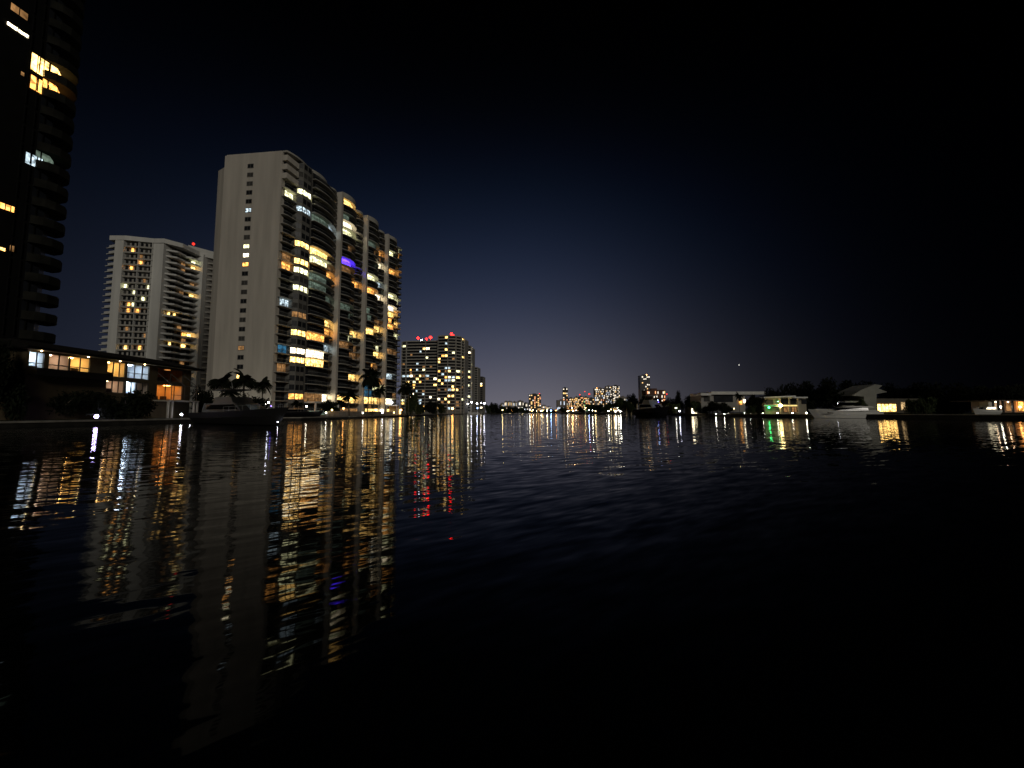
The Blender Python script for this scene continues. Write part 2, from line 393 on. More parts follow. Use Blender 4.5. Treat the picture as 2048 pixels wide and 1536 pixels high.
def fn(table, f, spread=1.0, extra=0.05):
    c = table.get(f)
    if c is None:
        if rnd.random() < extra: 
            k = rnd.random()*.7; cc = rnd.choice('ddogp')
            return lambda s: cc if k < s < k+.25 else '.'
        a = rnd.random()
        return lambda s: ',' if a < s < a+.3 else '.'
    return lambda s: c if s <= spread else ','
for f in range(-0, NF):
    z = Z0+FH*f
    big = 200 - f*0.1
    # corner section
    if f < 25: balcony([(0.25,1.2),(1.5,1.7),(4.9,1.9)], z, f, fn(corner, f), big-60)
    else:
        m = MB(); m.prism([PT(a,b_,0)[:2] for a,b_ in ((0.02,1.9),(4.95,2.1),(4.95,.05),(0.02,.05))], z-.3, z+1.5, stucco); P1.add('balcony', m, big)
        g = MB(); g.prism([PT(a,b_,0)[:2] for a,b_ in ((0.6,.6),(4.9,.6),(4.9,.06),(0.6,.06))], z+1.5, z+2.7, dglass); P1.add('glazed_wall', g, big-60)
    # faceted bay with three windows
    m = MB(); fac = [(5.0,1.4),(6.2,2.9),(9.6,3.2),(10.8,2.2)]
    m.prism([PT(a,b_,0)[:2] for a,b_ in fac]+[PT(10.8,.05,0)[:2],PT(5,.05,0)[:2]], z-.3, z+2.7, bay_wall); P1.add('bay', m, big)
    code = baywin.get(f, rnd.choice('....,,'))
    for (a,b_),(c_,d), k in ((fac[0],fac[1],1),(fac[1],fac[2],2),(fac[2],fac[3],1)):
        for q in range(k):
            e0, e1 = (q+.1)/k, (q+.9)/k
            pa = (a+(c_-a)*e0, b_+(d-b_)*e0+.05); pb = (a+(c_-a)*e1, b_+(d-b_)*e1+.05)
            w = MB(); w.face([PT(*pa,z+.55),PT(*pb,z+.55),PT(*pb,z+2.25),PT(*pa,z+2.25)], PAL[code])
            fr = MB(); mx = ((pa[0]+pb[0])/2,(pa[1]+pb[1])/2+.04)
            fr.face([PT(mx[0]-.04,mx[1],z+.55),PT(mx[0]+.04,mx[1],z+.55),PT(mx[0]+.04,mx[1],z+2.25),PT(mx[0]-.04,mx[1],z+2.25)], framem)
            w.subs.append(('frame', fr)); P1.add('window', w, 0.9+(0.3 if code in 'yowpcd' else 0)-k*0.001)
    ca, cb_ = fn(big1a, f, 9, .04), fn(big1b, f, 9, .08)
    balcony(curve('wide', 11.0, 25.6), z, f, (lambda s, ca=ca, cb_=cb_: ca(s*1.0) if s < .55 else cb_(s)), big)
    for t0, tb, ts in ((26,mod2,mod2s),(44,mod3,mod3s),(62,mod4,mod4s)):
        balcony(curve('big', t0+1.25, t0+12), z, f, fn(tb, f, 9, .10+t0*.003), big-t0)
        balcony(curve('small', t0+12.1, t0+(17.9 if t0 < 60 else 17)), z, f, fn(ts, f, 9, .16+t0*.003), big-t0-30)
    # curved balconies on the far side, seen edge-on past the end wall
    if f < 26:
        m = MB(); c0 = Vector((B1[0]+.6, B1[1]+1.0, 0)); pl = []
        for i in range(7):
            a = pi*i/6; pl.append((c0.x-1.9*sin(a)**.8, c0.y+5.5*(1-cos(a))/2))
        m.prism(pl, z-.3, z+.75, conc); P1.add('balcony', m, big-20)
for k, t0 in enumerate((26,44,62)):
    m = MB(); m.prism([PT(a,b_,0)[:2] for a,b_ in ((t0,.1),(t0+1.1,.1),(t0+1.1,3.5),(t0,3.5))], ZL, TOP+1, stucco); m.build('fin_wall', T1)
m = MB(); m.prism([PT(a,b_,0)[:2] for a,b_ in ((10.8,.1),(11.0,.1),(11.0,2.6),(10.8,2.6))], ZL, TOP-.2, bay_wall); m.build('fin_wall', T1)
# roof crowns, one curved pair per bay
for t0, t1, kd, h in ((0.2,10.9,'small',1.8),(11,20,'small',2.6),(20.2,25.6,'small',1.8),(27.2,37.5,'big',3.4),(38,43.6,'small',2.2),(45.2,55.4,'big',3.2),(56,61.6,'small',2.1),(63.2,73,'big',2.8),(73.2,79,'small',1.6)):
    m = MB(); pts = [(a, b_*.9) for a,b_ in curve(kd, t0, t1)]
    m.prism([PT(a,b_,0)[:2] for a,b_ in pts]+[PT(t1,-5,0)[:2],PT(t0,-5,0)[:2]], TOP-.35, TOP+h-1.6, conc); m.build('roof_crown', T1)
# podium and lobby
m = MB(); m.prism([PT(a,b_,0)[:2] for a,b_ in ((11.2,6.5),(24,7.0),(25,4),(25,.1),(11.2,.1))], 5.0, 5.5, stucco2); m.build('canopy', T1)
m = MB()
for a in (12,18,24):
    m = MB(); m.tube(PT(a,6.2,ZL), PT(a,6.2,5.0), .35, .35, stucco2); m.build('column', T1)
for a0,a1,c_ in ((5.2,10.5,'o'),(12,24,'g'),(28,40,'d'),(46,56,'y'),(57,61,'w'),(64,78,'y')):
    m = MB(); m.face([PT(a0,3.7,ZL+.3),PT(a1,3.7,ZL+.3),PT(a1,3.7,ZL+1.75+.9*(a0>20)),PT(a0,3.7,ZL+1.75+.9*(a0>20))], PAL[c_]); m.build('lobby_window', T1)
P1.flush()

# ------------------------------------------------------------------ white tower with piers and pointed balconies
T2 = thing('apartment_tower', 'white balconied tower with broad piers and pointed corner balconies behind the waterfront house', 'tower', (-180,190,ZL))
P2 = Parts(T2); TOP2 = 86.6
core = MB()
core.prism([(-192.5,182.5),(-177,185),(-172,188),(-169.3,202),(-165,203),(-160,215),(-190,225),(-200,196)], ZL, TOP2-1.2, concd)
core.build('wall', T2)
for x0,x1,y0,y1_ in ((-192.8,-188.6,181.2,185),(-177.2,-172.2,184.6,190),(-169.6,-165.4,200.6,206)):
    m = MB(); m.box(x0,x1,y0,y1_,ZL,TOP2,stucco2); m.build('pier', T2)
m = MB()
m.prism([(-195.5,181),(-188,181),(-177,184.2),(-172,184.2),(-167.5,190),(-167,200),(-161,206),(-160,215),(-185,225),(-200,196)], TOP2-1.2, TOP2+1.0, stucco2)
m.prism([(-170,196),(-163,205),(-160,214),(-176,214)], TOP2+1.0, TOP2+3.0, stucco2)
m.build('roof_parapet', T2)
r2 = random.Random(8)
lit2 = {}
for px,py,c_ in ((250,497,'y'),(268,502,'o'),(252,512,'w'),(265,537,'o'),(300,567,'y'),(288,566,'d'),(285,602,'p'),(298,602,'p'),(245,611,'o'),(260,611,'o'),(245,623,'w'),(259,623,'o'),(292,665,'p'),(302,665,'p'),(240,695,'w'),(254,697,'y'),(278,699,'o'),(243,588,'c'),(248,525,'c')):
    Yd_ = 183; lit2[(int((zat(py,Yd_)-1.5)//3.0), int((xat(px,Yd_,py)+188.4)//1.9))] = c_
for f in range(28):
    z = 1.5+3.0*f
    if z < 3: continue
    sz = 100-f*.01
    # front: slab and parapet band across, two balconies
    for x0,x1,ya,yb in ((-188.5,-182.8,181.5,182.6),(-182.6,-177.3,182.6,183.8)):
        m = MB(); m.prism([(x0,ya),(x1,yb),(x1,yb+2.4),(x0,ya+2.4)], z-.28, z, conc)
        r = MB(); r.prism([(x0,ya),(x1,yb),(x1,yb+.12),(x0,ya+.12)], z+.02, z+.5, conc); m.subs.append(('parapet', r)); P2.add('balcony', m, sz)
        m = MB(); m.prism([(x1,yb),(x1+.18,yb),(x1+.18,yb+2.6),(x1,yb+2.6)], z, z+2.7, stucco2); P2.add('divider_wall', m, sz)
    for k in range(6):
        xa = -188.4+k*1.9; yy = lambda x: 182.6+(x+188.4)*.2-.05
        code = lit2.get((f,k), r2.choice('...,..') if r2.random() > .09 else r2.choice('dop'))
        for (u0,u1,cc) in ((.15,1.15,code),):
            m = MB(); m.face([(xa+u0,yy(xa+u0)-.1,z+.05),(xa+u1,yy(xa+u1)-.1,z+.05),(xa+u1,yy(xa+u1)-.1,z+2.4),(xa+u0,yy(xa+u0)-.1,z+2.4)], PAL[cc])
            P2.add('window', m, 2 if cc not in '.,' else 1-f*.01)
        m = MB()
    m = MB(); m.prism([(-188.6,182.75),(-177.2,184.95),(-177.2,185.3),(-188.6,183.1)], z, z+2.72, conc); P2.add('recess_wall', m, sz)
    # zigzag balconies along the canal-facing side
    for poly in ([(-172.1,186),(-168.6,188.5),(-168.6,193.5),(-171,195)], [(-170.6,194.2),(-167.6,196),(-166.6,201),(-169.4,202)]):
        m = MB(); m.prism(poly, z-.3, z, stucco2)
        r = MB()
        for a,c_ in ((poly[0],poly[1]),(poly[1],poly[2])):
            r.hexa([(a[0],a[1],z),(c_[0],c_[1],z),(c_[0]-.12,c_[1]+.1,z),(a[0]-.12,a[1]+.1,z)],[(a[0],a[1],z+.55),(c_[0],c_[1],z+.55),(c_[0]-.12,c_[1]+.1,z+.55),(a[0]-.12,a[1]+.1,z+.55)], stucco2)
        m.subs.append(('parapet', r)); P2.add('balcony', m, sz-1)
    for a,c_ in (((-171.6,188.2),(-170.9,192.2)),((-170.7,193),(-169.3,200.5))):
        for q in range(3):
            code = r2.choice('oyddp') if r2.random() < .13 else r2.choice('..,')
            pa_ = Vector(a).lerp(Vector(c_),(q+.08)/3); pb_ = Vector(a).lerp(Vector(c_),(q+.85)/3)
            m = MB(); m.face([(pa_.x+.1,pa_.y,z),(pb_.x+.1,pb_.y,z),(pb_.x+.1,pb_.y,z+2.3),(pa_.x+.1,pa_.y,z+2.3)], PAL[code]); P2.add('window', m, 2 if code not in '.,' else 1)
    # pointed corner balconies on the left edge
    m = MB(); m.prism([(-199.2,183.4),(-192.7,181.6),(-192.7,187)], z-.25, z+.05, stucco2)
    r = MB(); r.prism([(-197.4,182.9),(-192.9,181.6),(-192.9,181.9),(-197.4,183.2)], z+.05, z+1.0, stucco2); m.subs.append(('parapet', r)); P2.add('corner_balcony', m, sz)
    # balconies on the narrow side beyond the last pier
    m = MB(); m.prism([(-165.3,203),(-161.8,204),(-161.8,208),(-165.3,208)], z-.28, z+.5, conc); P2.add('side_balcony', m, sz-2)
P2.flush()
m = MB(); bx = at(387,489,200); m.tube((bx.x,200,TOP2+.9),(bx.x,200,bx.z), .15,.12, railm); m.build('beacon_mast', T2)
m = MB(); m.ball((bx.x,200,bx.z+.3), .6, bulb('small_red', (1.0,0.02,0.01), 4)); m.build('beacon_light', T2)

# ------------------------------------------------------------------ near dark tower on the left
T3 = thing('apartment_tower', 'black near tower rising out of the left frame edge with rounded balconies', 'tower', (-86,60,ZL))
P3 = Parts(T3); FH3 = 3.3
Un = Vector((0.189,0.982,0)); Nn3 = Vector((.982,-.189,0)); C3 = Vector((-79.6,68,0))
def Q(tt, bb, z): p = C3+Un*tt+Nn3*bb; return (p.x,p.y,z)
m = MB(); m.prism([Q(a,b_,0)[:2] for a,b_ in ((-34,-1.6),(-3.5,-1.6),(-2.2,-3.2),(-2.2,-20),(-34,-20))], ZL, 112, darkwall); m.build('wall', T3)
NF3 = 33
def q_codes(lst):
    return {(int((zat(py, 66, px)-1.2)//FH3)): c_ for px,py,c_ in lst}
rowA = q_codes([(120,150,'y'),(120,190,'o'),(115,335,'g')])
for f in range(1, NF3):
    z = 1.2+FH3*f
    pts = [(-5.2,-1.2),(-4.2,-.3),(-3.0,0),(-1.5,-.5),(-.5,-1.8),(0,-3.2),(0,-5)]
    m = MB(); poly = [Q(a,b_,0)[:2] for a,b_ in pts]+[Q(-2.3,-5,0)[:2],Q(-2.3,-3.2,0)[:2],Q(-3.6,-1.7,0)[:2],Q(-5.2,-1.7,0)[:2]]
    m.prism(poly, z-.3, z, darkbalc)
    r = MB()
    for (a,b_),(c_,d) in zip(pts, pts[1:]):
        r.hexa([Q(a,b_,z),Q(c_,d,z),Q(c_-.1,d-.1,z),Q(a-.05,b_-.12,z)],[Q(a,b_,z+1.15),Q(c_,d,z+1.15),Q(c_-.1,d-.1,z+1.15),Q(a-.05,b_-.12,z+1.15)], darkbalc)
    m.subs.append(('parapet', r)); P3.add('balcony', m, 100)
    code = rowA.get(f)
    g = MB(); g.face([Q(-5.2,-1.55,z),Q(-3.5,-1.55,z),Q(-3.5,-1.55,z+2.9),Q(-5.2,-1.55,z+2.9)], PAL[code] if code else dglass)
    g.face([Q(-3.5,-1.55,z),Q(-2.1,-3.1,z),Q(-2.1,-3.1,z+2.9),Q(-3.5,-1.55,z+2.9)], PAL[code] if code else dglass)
    fr = MB()
    for a in (-7,-5.8,-4.6): fr.box(*sorted((Q(a,-1.5,0)[0]-.05,Q(a,-1.5,0)[0]+.1)), Q(a,-1.5,0)[1]-.06, Q(a,-1.5,0)[1]+.06, z, z+2.88, darkwall)
    g.subs.append(('frame', fr)); P3.add('glazed_wall', g, 50)
P3.flush()
def near_window(px0, px1, py, dy, code, panes):
    """window on the long face: line of the face at b=-1.55"""
    def hit(px, py_):
        x,y,z = ray(px,py_); d = Vector((x,y,0)); o = C3+Nn3*(-1.5)
        # solve s*d = o + Un*t
        det = d.x*(-Un.y)-(-Un.x)*d.y; s = (o.x*(-Un.y)-(-Un.x)*o.y)/det; return s*x, s*y, CH+s*z
    a = hit(px0, py); c_ = hit(px1, py)
    h = dy*a[1]/F
    w = MB(); fr = MB()
    for i in range(panes):
        p0 = Vector(a).lerp(Vector(c_), (i+.04)/panes); p1 = Vector(a).lerp(Vector(c_), (i+.96)/panes)
        w.face([(p0.x,p0.y,a[2]-h),(p1.x,p1.y,a[2]-h),(p1.x,p1.y,a[2]),(p0.x,p0.y,a[2])], PAL[code])
        fr.tube((p1.x+.05,p1.y,a[2]-h),(p1.x+.05,p1.y,a[2]), .06,.06, darkwall, 4)
    o = w.build('window', T3); fr.build('frame', o)
near_window(64, 104, 104, 38, 'y', 3); near_window(62, 100, 148, 30, 'o', 3)
near_window(52, 88, 303, 24, 'c', 3); near_window(14, 62, 42, 7, 'w', 2); near_window(0, 34, 404, 12, 'o', 3); near_window(0, 12, 494, 6, 'y', 1); near_window(20, 30, 490, 12, 'd', 1)
near_window(42, 50, 142, 8, 'd', 1); near_window(22,60,4,16,'d',2)

# ------------------------------------------------------------------ generic banded tower for the middle distance
def banded(label, plan, zr, floors, h, seed, dens, bandm=conc, beacons=(), crown=0, cat='tower', cell=3.2, group=None, pal='yyowpcd', fins=0, seg_ok=None):
    """plan: visible outline from left to right, closed behind"""
    cx = sum(p[0] for p in plan)/len(plan); cyy = sum(p[1] for p in plan)/len(plan)
    T = thing('apartment_tower', label, cat, (cx, cyy, ZL), group); P = Parts(T); rr = random.Random(seed)
    back_ = [(plan[-1][0]+3, plan[-1][1]+18),(plan[0][0]+3, plan[0][1]+18)]
    m = MB(); m.prism(list(plan)+back_, ZL, zr, dglass2 if False else concd); m.build('wall', T)
    def off(p, q, d):
        v = Vector((q[0]-p[0], q[1]-p[1])).normalized(); n = Vector((v.y,-v.x)); return n*d
    for f in range(floors):
        z = zr-h*(f+1)
        if z < 2: break
        m = MB()
        for p, q in zip(plan, plan[1:]):
            o = off(p,q,1.3); m.prism([(p[0]+o.x,p[1]+o.y),(q[0]+o.x,q[1]+o.y),q,p], z-.25, z+.75, bandm)
        P.add('balcony', m, 10)
        g = MB()
        for p, q in zip(plan, plan[1:]):
            o = off(p,q,.04); g.face([(p[0]+o.x,p[1]+o.y,z+.8),(q[0]+o.x,q[1]+o.y,z+.8),(q[0]+o.x,q[1]+o.y,z+h-.3),(p[0]+o.x,p[1]+o.y,z+h-.3)], dglass)
        P.add('glazed_wall', g, 10)
        for p, q in zip(plan, plan[1:]):
            L = math.dist(p,q); n = max(1,int(L/cell)); o = off(p,q,.12)
            for i in range(n):
                if rr.random() < dens*(1.5 if f > floors*.35 else .7):
                    a = (i+.1)/n; b2 = (i+rr.uniform(.55,.95))/n
                    pa = (p[0]+(q[0]-p[0])*a+o.x, p[1]+(q[1]-p[1])*a+o.y); pb = (p[0]+(q[0]-p[0])*b2+o.x, p[1]+(q[1]-p[1])*b2+o.y)
                    w = MB(); w.face([(*pa,z+.75),(*pb,z+.75),(*pb,z+h-.35),(*pa,z+h-.35)], PAL[rr.choice(pal)]); P.add('window', w, 5)
    if fins:
        for p, q in zip(plan, plan[1:]):
            n = max(1,int(math.dist(p,q)/fins))
            for i in range(n+1):
                a = i/n; o = off(p,q,1.4); x = p[0]+(q[0]-p[0])*a; y = p[1]+(q[1]-p[1])*a
                m = MB(); m.prism([(x-.15+o.x,y+o.y),(x+.15+o.x,y+o.y),(x+.15,y+.1),(x-.15,y+.1)], ZL, zr+.3, bandm); P.add('divider_wall', m, 3)
    m = MB(); m.prism([(p[0],p[1]-.9) for p in plan]+back_, zr-.3, zr+.8, bandm)
    if crown: 
        c0 = plan[0]; c1 = plan[-1]; m.prism([(c0[0]+3,c0[1]+4),(c1[0]-3,c1[1]+4),(c1[0]-3,c1[1]+12),(c0[0]+3,c0[1]+12)], zr+.8, zr+.8+crown, bandm)
    m.build('roof_parapet', T)
    for bx_, by_, bz_, br_, bc_ in beacons:
        m = MB(); m.tube((bx_,by_,zr), (bx_,by_,bz_), .2,.2, railm, 5); m.build('beacon_mast', T)
        m = MB(); m.ball((bx_,by_,bz_), br_*1.1, bc_); m.build('beacon_light', T)
    P.flush(); return T
D = 380
z3 = zat(684, D)
# slab facing the camera
def bk(px,py,Y,r,c_): p = at(px,py,Y); return (p.x,p.y,p.z,r,c_)
banded('wide grey balconied slab right of the tall tower, two red lights on its roof', [(xat(803,382),382),(xat(812,379),379),(xat(850,377),377),(xat(874,376),376)], z3, 24, 3.0, 21, .18,
       beacons=(bk(836,676,384,.9,B_r),bk(853,678,383,.8,B_r),bk(861,675,383,1.2,B_r),bk(843,680,384,.5,B_w)), fins=17)
banded('taller rounded grey tower joined to the slab, double red light on top', [(xat(875,372),372),(xat(895,370),370),(xat(910,371),371),(xat(920,375),375),(xat(926,384),384)], zat(673,372), 25, 3.0, 22, .20,
       beacons=(bk(903,668,374,1.0,B_r),bk(906,671,374,.9,B_r)), crown=1.5, fins=9)
banded('narrow rounded grey tower between the taller rounded tower and the thin ones', [(xat(927,430),430),(xat(934,428),428),(xat(940,432),432),(xat(941,440),440)], zat(692,430), 24, 3.1, 23, .25, fins=6)
banded('thin pale tower with a light vertical strip above the marina lamps', [(xat(942,520),520),(xat(948,518),518),(xat(954,522),522)], zat(735,520), 20, 3.1, 24, .05, fins=4, bandm=conc)
banded('last thin dark brownish tower of the left bank row', [(xat(955,600),600),(xat(965,600),600)], zat(754,600), 17, 3.1, 25, .30, bandm=bay_wall, pal='wywpo')

# ------------------------------------------------------------------ far skyline: one thing per building
farwall = mat('far_building_wall', (0.10,0.095,0.09), 0.9, 0.2, 0.05)
farpale = mat('far_pale_wall', (0.30,0.27,0.24), 0.9, 0.1, 0.05)
F_y = lit('far_warm', (1.0,0.60,0.22), 1.9, .3, .1); F_w = lit('far_white', (1.0,0.88,0.7), 1.7, .3, .1); F_o = lit('far_orange', (1.0,0.42,0.18), 1.7, .3, .1); F_c = lit('far_cool', (0.75,0.85,1.0), 1.4, .3, .1); F_g = lit('far_green', (.4,1.0,.4), 1.4,.3,.1)
FP = {'y':F_y,'w':F_w,'o':F_o,'c':F_c,'g':F_g,'b':L_b,'t':L_t}
def farb(px0, px1, ptop, Y, label, cols, rows, dens, pal, seed, wall=farwall, beacon=None, strip=None, colmask=None, z0=1.2, pbot=None):
    x0, x1 = xat(px0,Y), xat(px1,Y); zt = zat(ptop,Y); rr = random.Random(seed)
    T = thing('city_building', label, 'building', ((x0+x1)/2, Y, z0)); P = Parts(T)
    dep = max(12, (x1-x0)*.6)
    m = MB(); m.box(x0,x1,Y,Y+dep,z0,zt,wall); m.build('wall', T)
    m = MB(); m.box(x0-.3,x1+.3,Y-.3,Y+dep+.3,zt,zt+1.2,wall); m.box(x0+(x1-x0)*.3,x0+(x1-x0)*.6,Y+2,Y+8,zt+1.2,zt+4,wall); m.build('roof', T)
    cols = int(cols*1.5+.5) if cols > 3 else cols; rows = int(rows*1.25+.5) if rows > 2 else rows
    if colmask: cols = len(colmask)
    dens *= .8
    cw = (x1-x0)/cols; rh = (zt-z0-4)/rows
    for i in range(cols):
        for j in range(rows):
            k = dens*(colmask[i] if colmask else 1)
            if rr.random() < k:
                w = MB(); a = x0+cw*(i+.12); c_ = x0+cw*(i+rr.uniform(.6,.9)); zb = z0+4+rh*(j+.2)
                w.box(a,c_,Y-.35,Y-.05,zb,zb+rh*rr.uniform(.4,.65),FP[rr.choice(pal)]); P.add('window', w, 1)
    P.flush()
    if beacon:
        p = at(beacon[0], beacon[1], Y); m = MB(); m.tube((p.x,Y+3,zt),(p.x,Y+3,p.z),.3,.3,railm,5); m.build('beacon_mast', T)
        m = MB(); m.ball((p.x,Y+3,p.z), beacon[2]*Y/769*.6, bulb('small_red', (1.0,0.02,0.01), 4) if beacon[3] == 'r' else BUL[beacon[3]]); m.build('beacon_light', T)
    return T
farb(1058,1082,789,1400,'square block of yellow-lit windows standing alone on the horizon',7,8,.75,'yyywo',1,beacon=(1079,787,1.2,'r'),colmask=[.6,1.2,.3,1.2,.4,.9,.8])
farb(1126,1136,776,1500,'slim brightly lit white tower above the low pale building',3,9,.95,'wwoy',2,colmask=[1,.25,1])
farb(1114,1134,801,1200,'low pale blue-grey building at the foot of the slim lit tower',6,2,.35,'cc',3,wall=farpale)
farb(1136,1150,797,1100,'short block of yellow and red lights right of the slim lit tower',6,5,.6,'yoyow',4,beacon=(1137,799,1.2,'r'))
farb(1150,1158,795,1120,'narrow gold-lit block second right of the slim lit tower',4,6,.8,'yyw',5)
farb(1158,1168,794,1130,'dark block between gold lights with a red roof beacon',4,6,.5,'yyo',6,beacon=(1160,789,1.6,'r'))
farb(1168,1178,795,1150,'block with green and gold windows below the skyline',4,6,.6,'gywo',7,beacon=(1170,783,1.3,'r'))
farb(1178,1190,797,1160,'gold-lit block under the large red beacon light',5,5,.6,'yow',8,beacon=(1179,788,2.4,'r'))
farb(1190,1212,777,1300,'pinkish framed tower with curved roofline left of the bright apartment tower',7,9,.45,'wwocy',9,wall=farpale,beacon=(1194,776,.9,'o'))
farb(1212,1226,773,1280,'mid pale tower in the skyline with scattered white windows',5,11,.5,'wwyc',10,wall=farpale)
farb(1226,1240,772,1260,'brightest skyline tower with stacked white lit windows',4,12,.8,'wwwy',11)
farb(1281,1301,752,900,'tall dark glass tower alone behind the trees, small orange roof light',6,14,.30,'wyw',12,wall=mat('dark_far_glass',(.035,.04,.045),.4,.2,.1),beacon=(1294,749.5,1.2,'o'),colmask=[0,.6,.8,1.2,1.6,1.4])
farb(1292,1331,781,700,'broad reddish low building behind the trees beside the dark tower',10,4,.4,'wyow',13,wall=mat('far_red_wall',(.16,.08,.06),.9,.1,.1),beacon=(1335,788,1.5,'r'))
for i,(a,b_,tp,Y,lb) in enumerate([(1001,1008,807,1500,'leftmost low pale block on the horizon above the trees'),(1009,1016,803,1550,'low horizon block with cream lights, second from the left'),(1016,1024,803,1600,'low horizon block with bluish white lights'),(1025,1034,804,1500,'wide low white-lit block on the horizon'),(1035,1047,802,1580,'longest low pale building before the yellow-lit square block'),(1047,1057,806,1500,'low grey block touching the yellow-lit square block'),
        (1083,1092,811,1800,'tiny horizon building right of the yellow-lit square block'),(1093,1103,814,1800,'tiny low building above the blue-white waterfront lights'),(1240,1256,795,900,'pale low roof above the trees beside the brightest skyline tower')]):
    farb(a,b_,tp,Y,lb,6,2,.5,'wwcy',30+i,wall=farpale)

# ------------------------------------------------------------------ waterfront house on the left bank
H1 = thing('waterfront_house', 'long dark-roofed waterfront house with lit rooms on its upper floors', 'house', (-74,70,ZL))
HX = -70.0
def hy(px): return 70*F*.99/(1024-px)
room_wall = mat('room_wall', (0.55,0.5,0.42), 0.9)
m = MB()
Yw = [(hy(60),hy(92),'c'),(hy(100),hy(142),'d2'),(hy(143),hy(184),'y'),(hy(218),hy(255),'y'),(hy(258),hy(303),'c'),(hy(319),hy(371),'o')]
Z_E = 11.0
# walls as pieces between the openings
segs = [(hy(56),Yw[0][0]),(Yw[0][1],Yw[1][0]),(Yw[2][1],Yw[3][0]),(Yw[3][1],Yw[4][0]),(Yw[4][1],Yw[5][0]),(Yw[5][1],hy(386))]
for a,b_ in segs: m.box(HX-.3,HX,a,b_,ZL,Z_E,ywall)
for i,(a,b_,c_) in enumerate(Yw):
    m.box(HX-.3,HX-.004,a,b_,10.75,Z_E-.002,ywall)
    m.box(HX-.3,HX-.004,a,b_,7.45,8.0,ywall)
    if i < 3: m.box(HX-.3,HX-.006,a,b_,ZL,7.45,ywall)
    elif i in (3,4): m.box(HX-.3,HX-.006,a,b_,ZL,5.2,ywall)
    elif i == 5: m.box(HX-.3,HX-.006,a,b_,ZL,4.3,ywall)
m.box(HX-9,HX-6.2,hy(56),hy(386),ZL,Z_E-.05,darkwall); m.box(HX-6.2,HX-.31,hy(56),hy(56)+.3,ZL,Z_E-.06,ywall); m.box(HX-6.2,HX-.31,hy(386)-.3,hy(386),ZL,Z_E-.06,ywall)
m.build('wall', H1)
m = MB()
ya, yb = hy(56)-1, hy(386)+2.0
m.prism([(HX-10,ya),(HX+1.3,ya),(HX+1.3,yb),(HX-10,yb)], Z_E, Z_E+.3, roofm)
m.hexa([(HX-10,ya,Z_E+.3),(HX+1.4,ya,Z_E+.3),(HX+1.4,yb,Z_E+.3),(HX-10,yb,Z_E+.3)],[(HX-5.5,ya+2,Z_E+1.7),(HX-3.5,ya+2,Z_E+1.7),(HX-3.5,yb-3,Z_E+1.7),(HX-5.5,yb-3,Z_E+1.7)], roofm)
m.build('roof', H1)
m = MB(); m.box(HX+.1,HX+1.2,ya+.3,yb-.3,Z_E-.08,Z_E-.02,mat('soffit',(.45,.4,.3),.9)); m.build('soffit', H1)
def room(y0, y1r, z0, z1, wallc, lampm, lamp_s, n, nz=1, depth=3.6):
    """an open-fronted room with a lit ceiling fixture, furniture and its window frame"""
    r = MB(); x0 = HX-.31-depth
    r.face([(x0,y0,z0),(x0,y1r,z0),(x0,y1r,z1),(x0,y0,z1)], wallc)
    r.face([(x0,y0,z0),(HX-.31,y0,z0),(HX-.31,y1r,z0),(x0,y1r,z0)], woodm)
    r.face([(x0,y0,z1),(HX-.31,y0,z1),(HX-.31,y1r,z1),(x0,y1r,z1)], wallc)
    r.face([(x0,y0,z0),(HX-.31,y0,z0),(HX-.31,y0,z1),(x0,y0,z1)], wallc)
    r.face([(x0,y1r,z0),(HX-.31,y1r,z0),(HX-.31,y1r,z1),(x0,y1r,z1)], wallc)
    o = r.build('room', H1)
    q = MB(); L = y1r-y0
    for i in range(max(1,int(L/2.2))):
        yc_ = y0+L*(i+.5)/max(1,int(L/2.2)); q.box(x0+depth*.4,x0+depth*.4+.7,yc_-.4,yc_+.4,z1-.12,z1-.03,lampm)
    q.build('ceiling_lamp', o)
    g = MB(); rr = random.Random(int(y0*10)+int(z0))
    for i in range(max(2,int(L/1.6))):
        yy = y0+.3+rr.random()*(L-1.4); xx = x0+.2+rr.random()*(depth-1.5)
        g.box(xx,xx+.8,yy,yy+rr.uniform(.5,1.3),z0+.02,z0+rr.uniform(.6,1.1),mat('furniture',(.07,.05,.035),.8))
    for i in range(max(1,int(L/2.5))):
        yy = y0+.5+rr.random()*(L-1.6); g.box(x0+.02,x0+.06,yy,yy+.8,z0+1.2,z0+1.9,mat('picture',(.10,.08,.07),.8,.6,3))
    g.build('furniture', o)
    w = MB(); s = .07
    for i in range(n+1):
        yy = y0+L*i/n; w.box(HX-.12,HX-.02,yy-s,yy+s,z0+.01,z1-.01,framem)
    for zz_ in (z0+.07, z1-.08)+((z0+(z1-z0)*.38,) if nz > 1 else ()):
        w.box(HX-.13,HX-.03,y0,y1r,zz_-.06,zz_+.06,framem)
    w.build('window_frame', H1)
    p = MB(); p.face([(HX-.08,y0,z0),(HX-.08,y1r,z0),(HX-.08,y1r,z1),(HX-.08,y0,z1)], glassmat('clear_pane',(.02,.02,.02),.12)); p.build('pane', H1)
warmw = mat('warm_plaster', (.72,.58,.36), .9); coolw = mat('cool_plaster', (.62,.68,.72), .9); paleW = mat('pale_plaster', (.6,.5,.42), .9)
LR_c = lit('lamp_cool', (.72,.84,1.0), 76.80000000000001, 0, sample=True); LR_y = lit('lamp_warm', (1.0,.62,.22), 72.0, 0, sample=True); LR_d = lit('lamp_dim', (1.0,.72,.5), 24.0, 0, sample=True); LR_o = lit('lamp_amber', (1.0,.36,.08), 28.8, 0, sample=True)
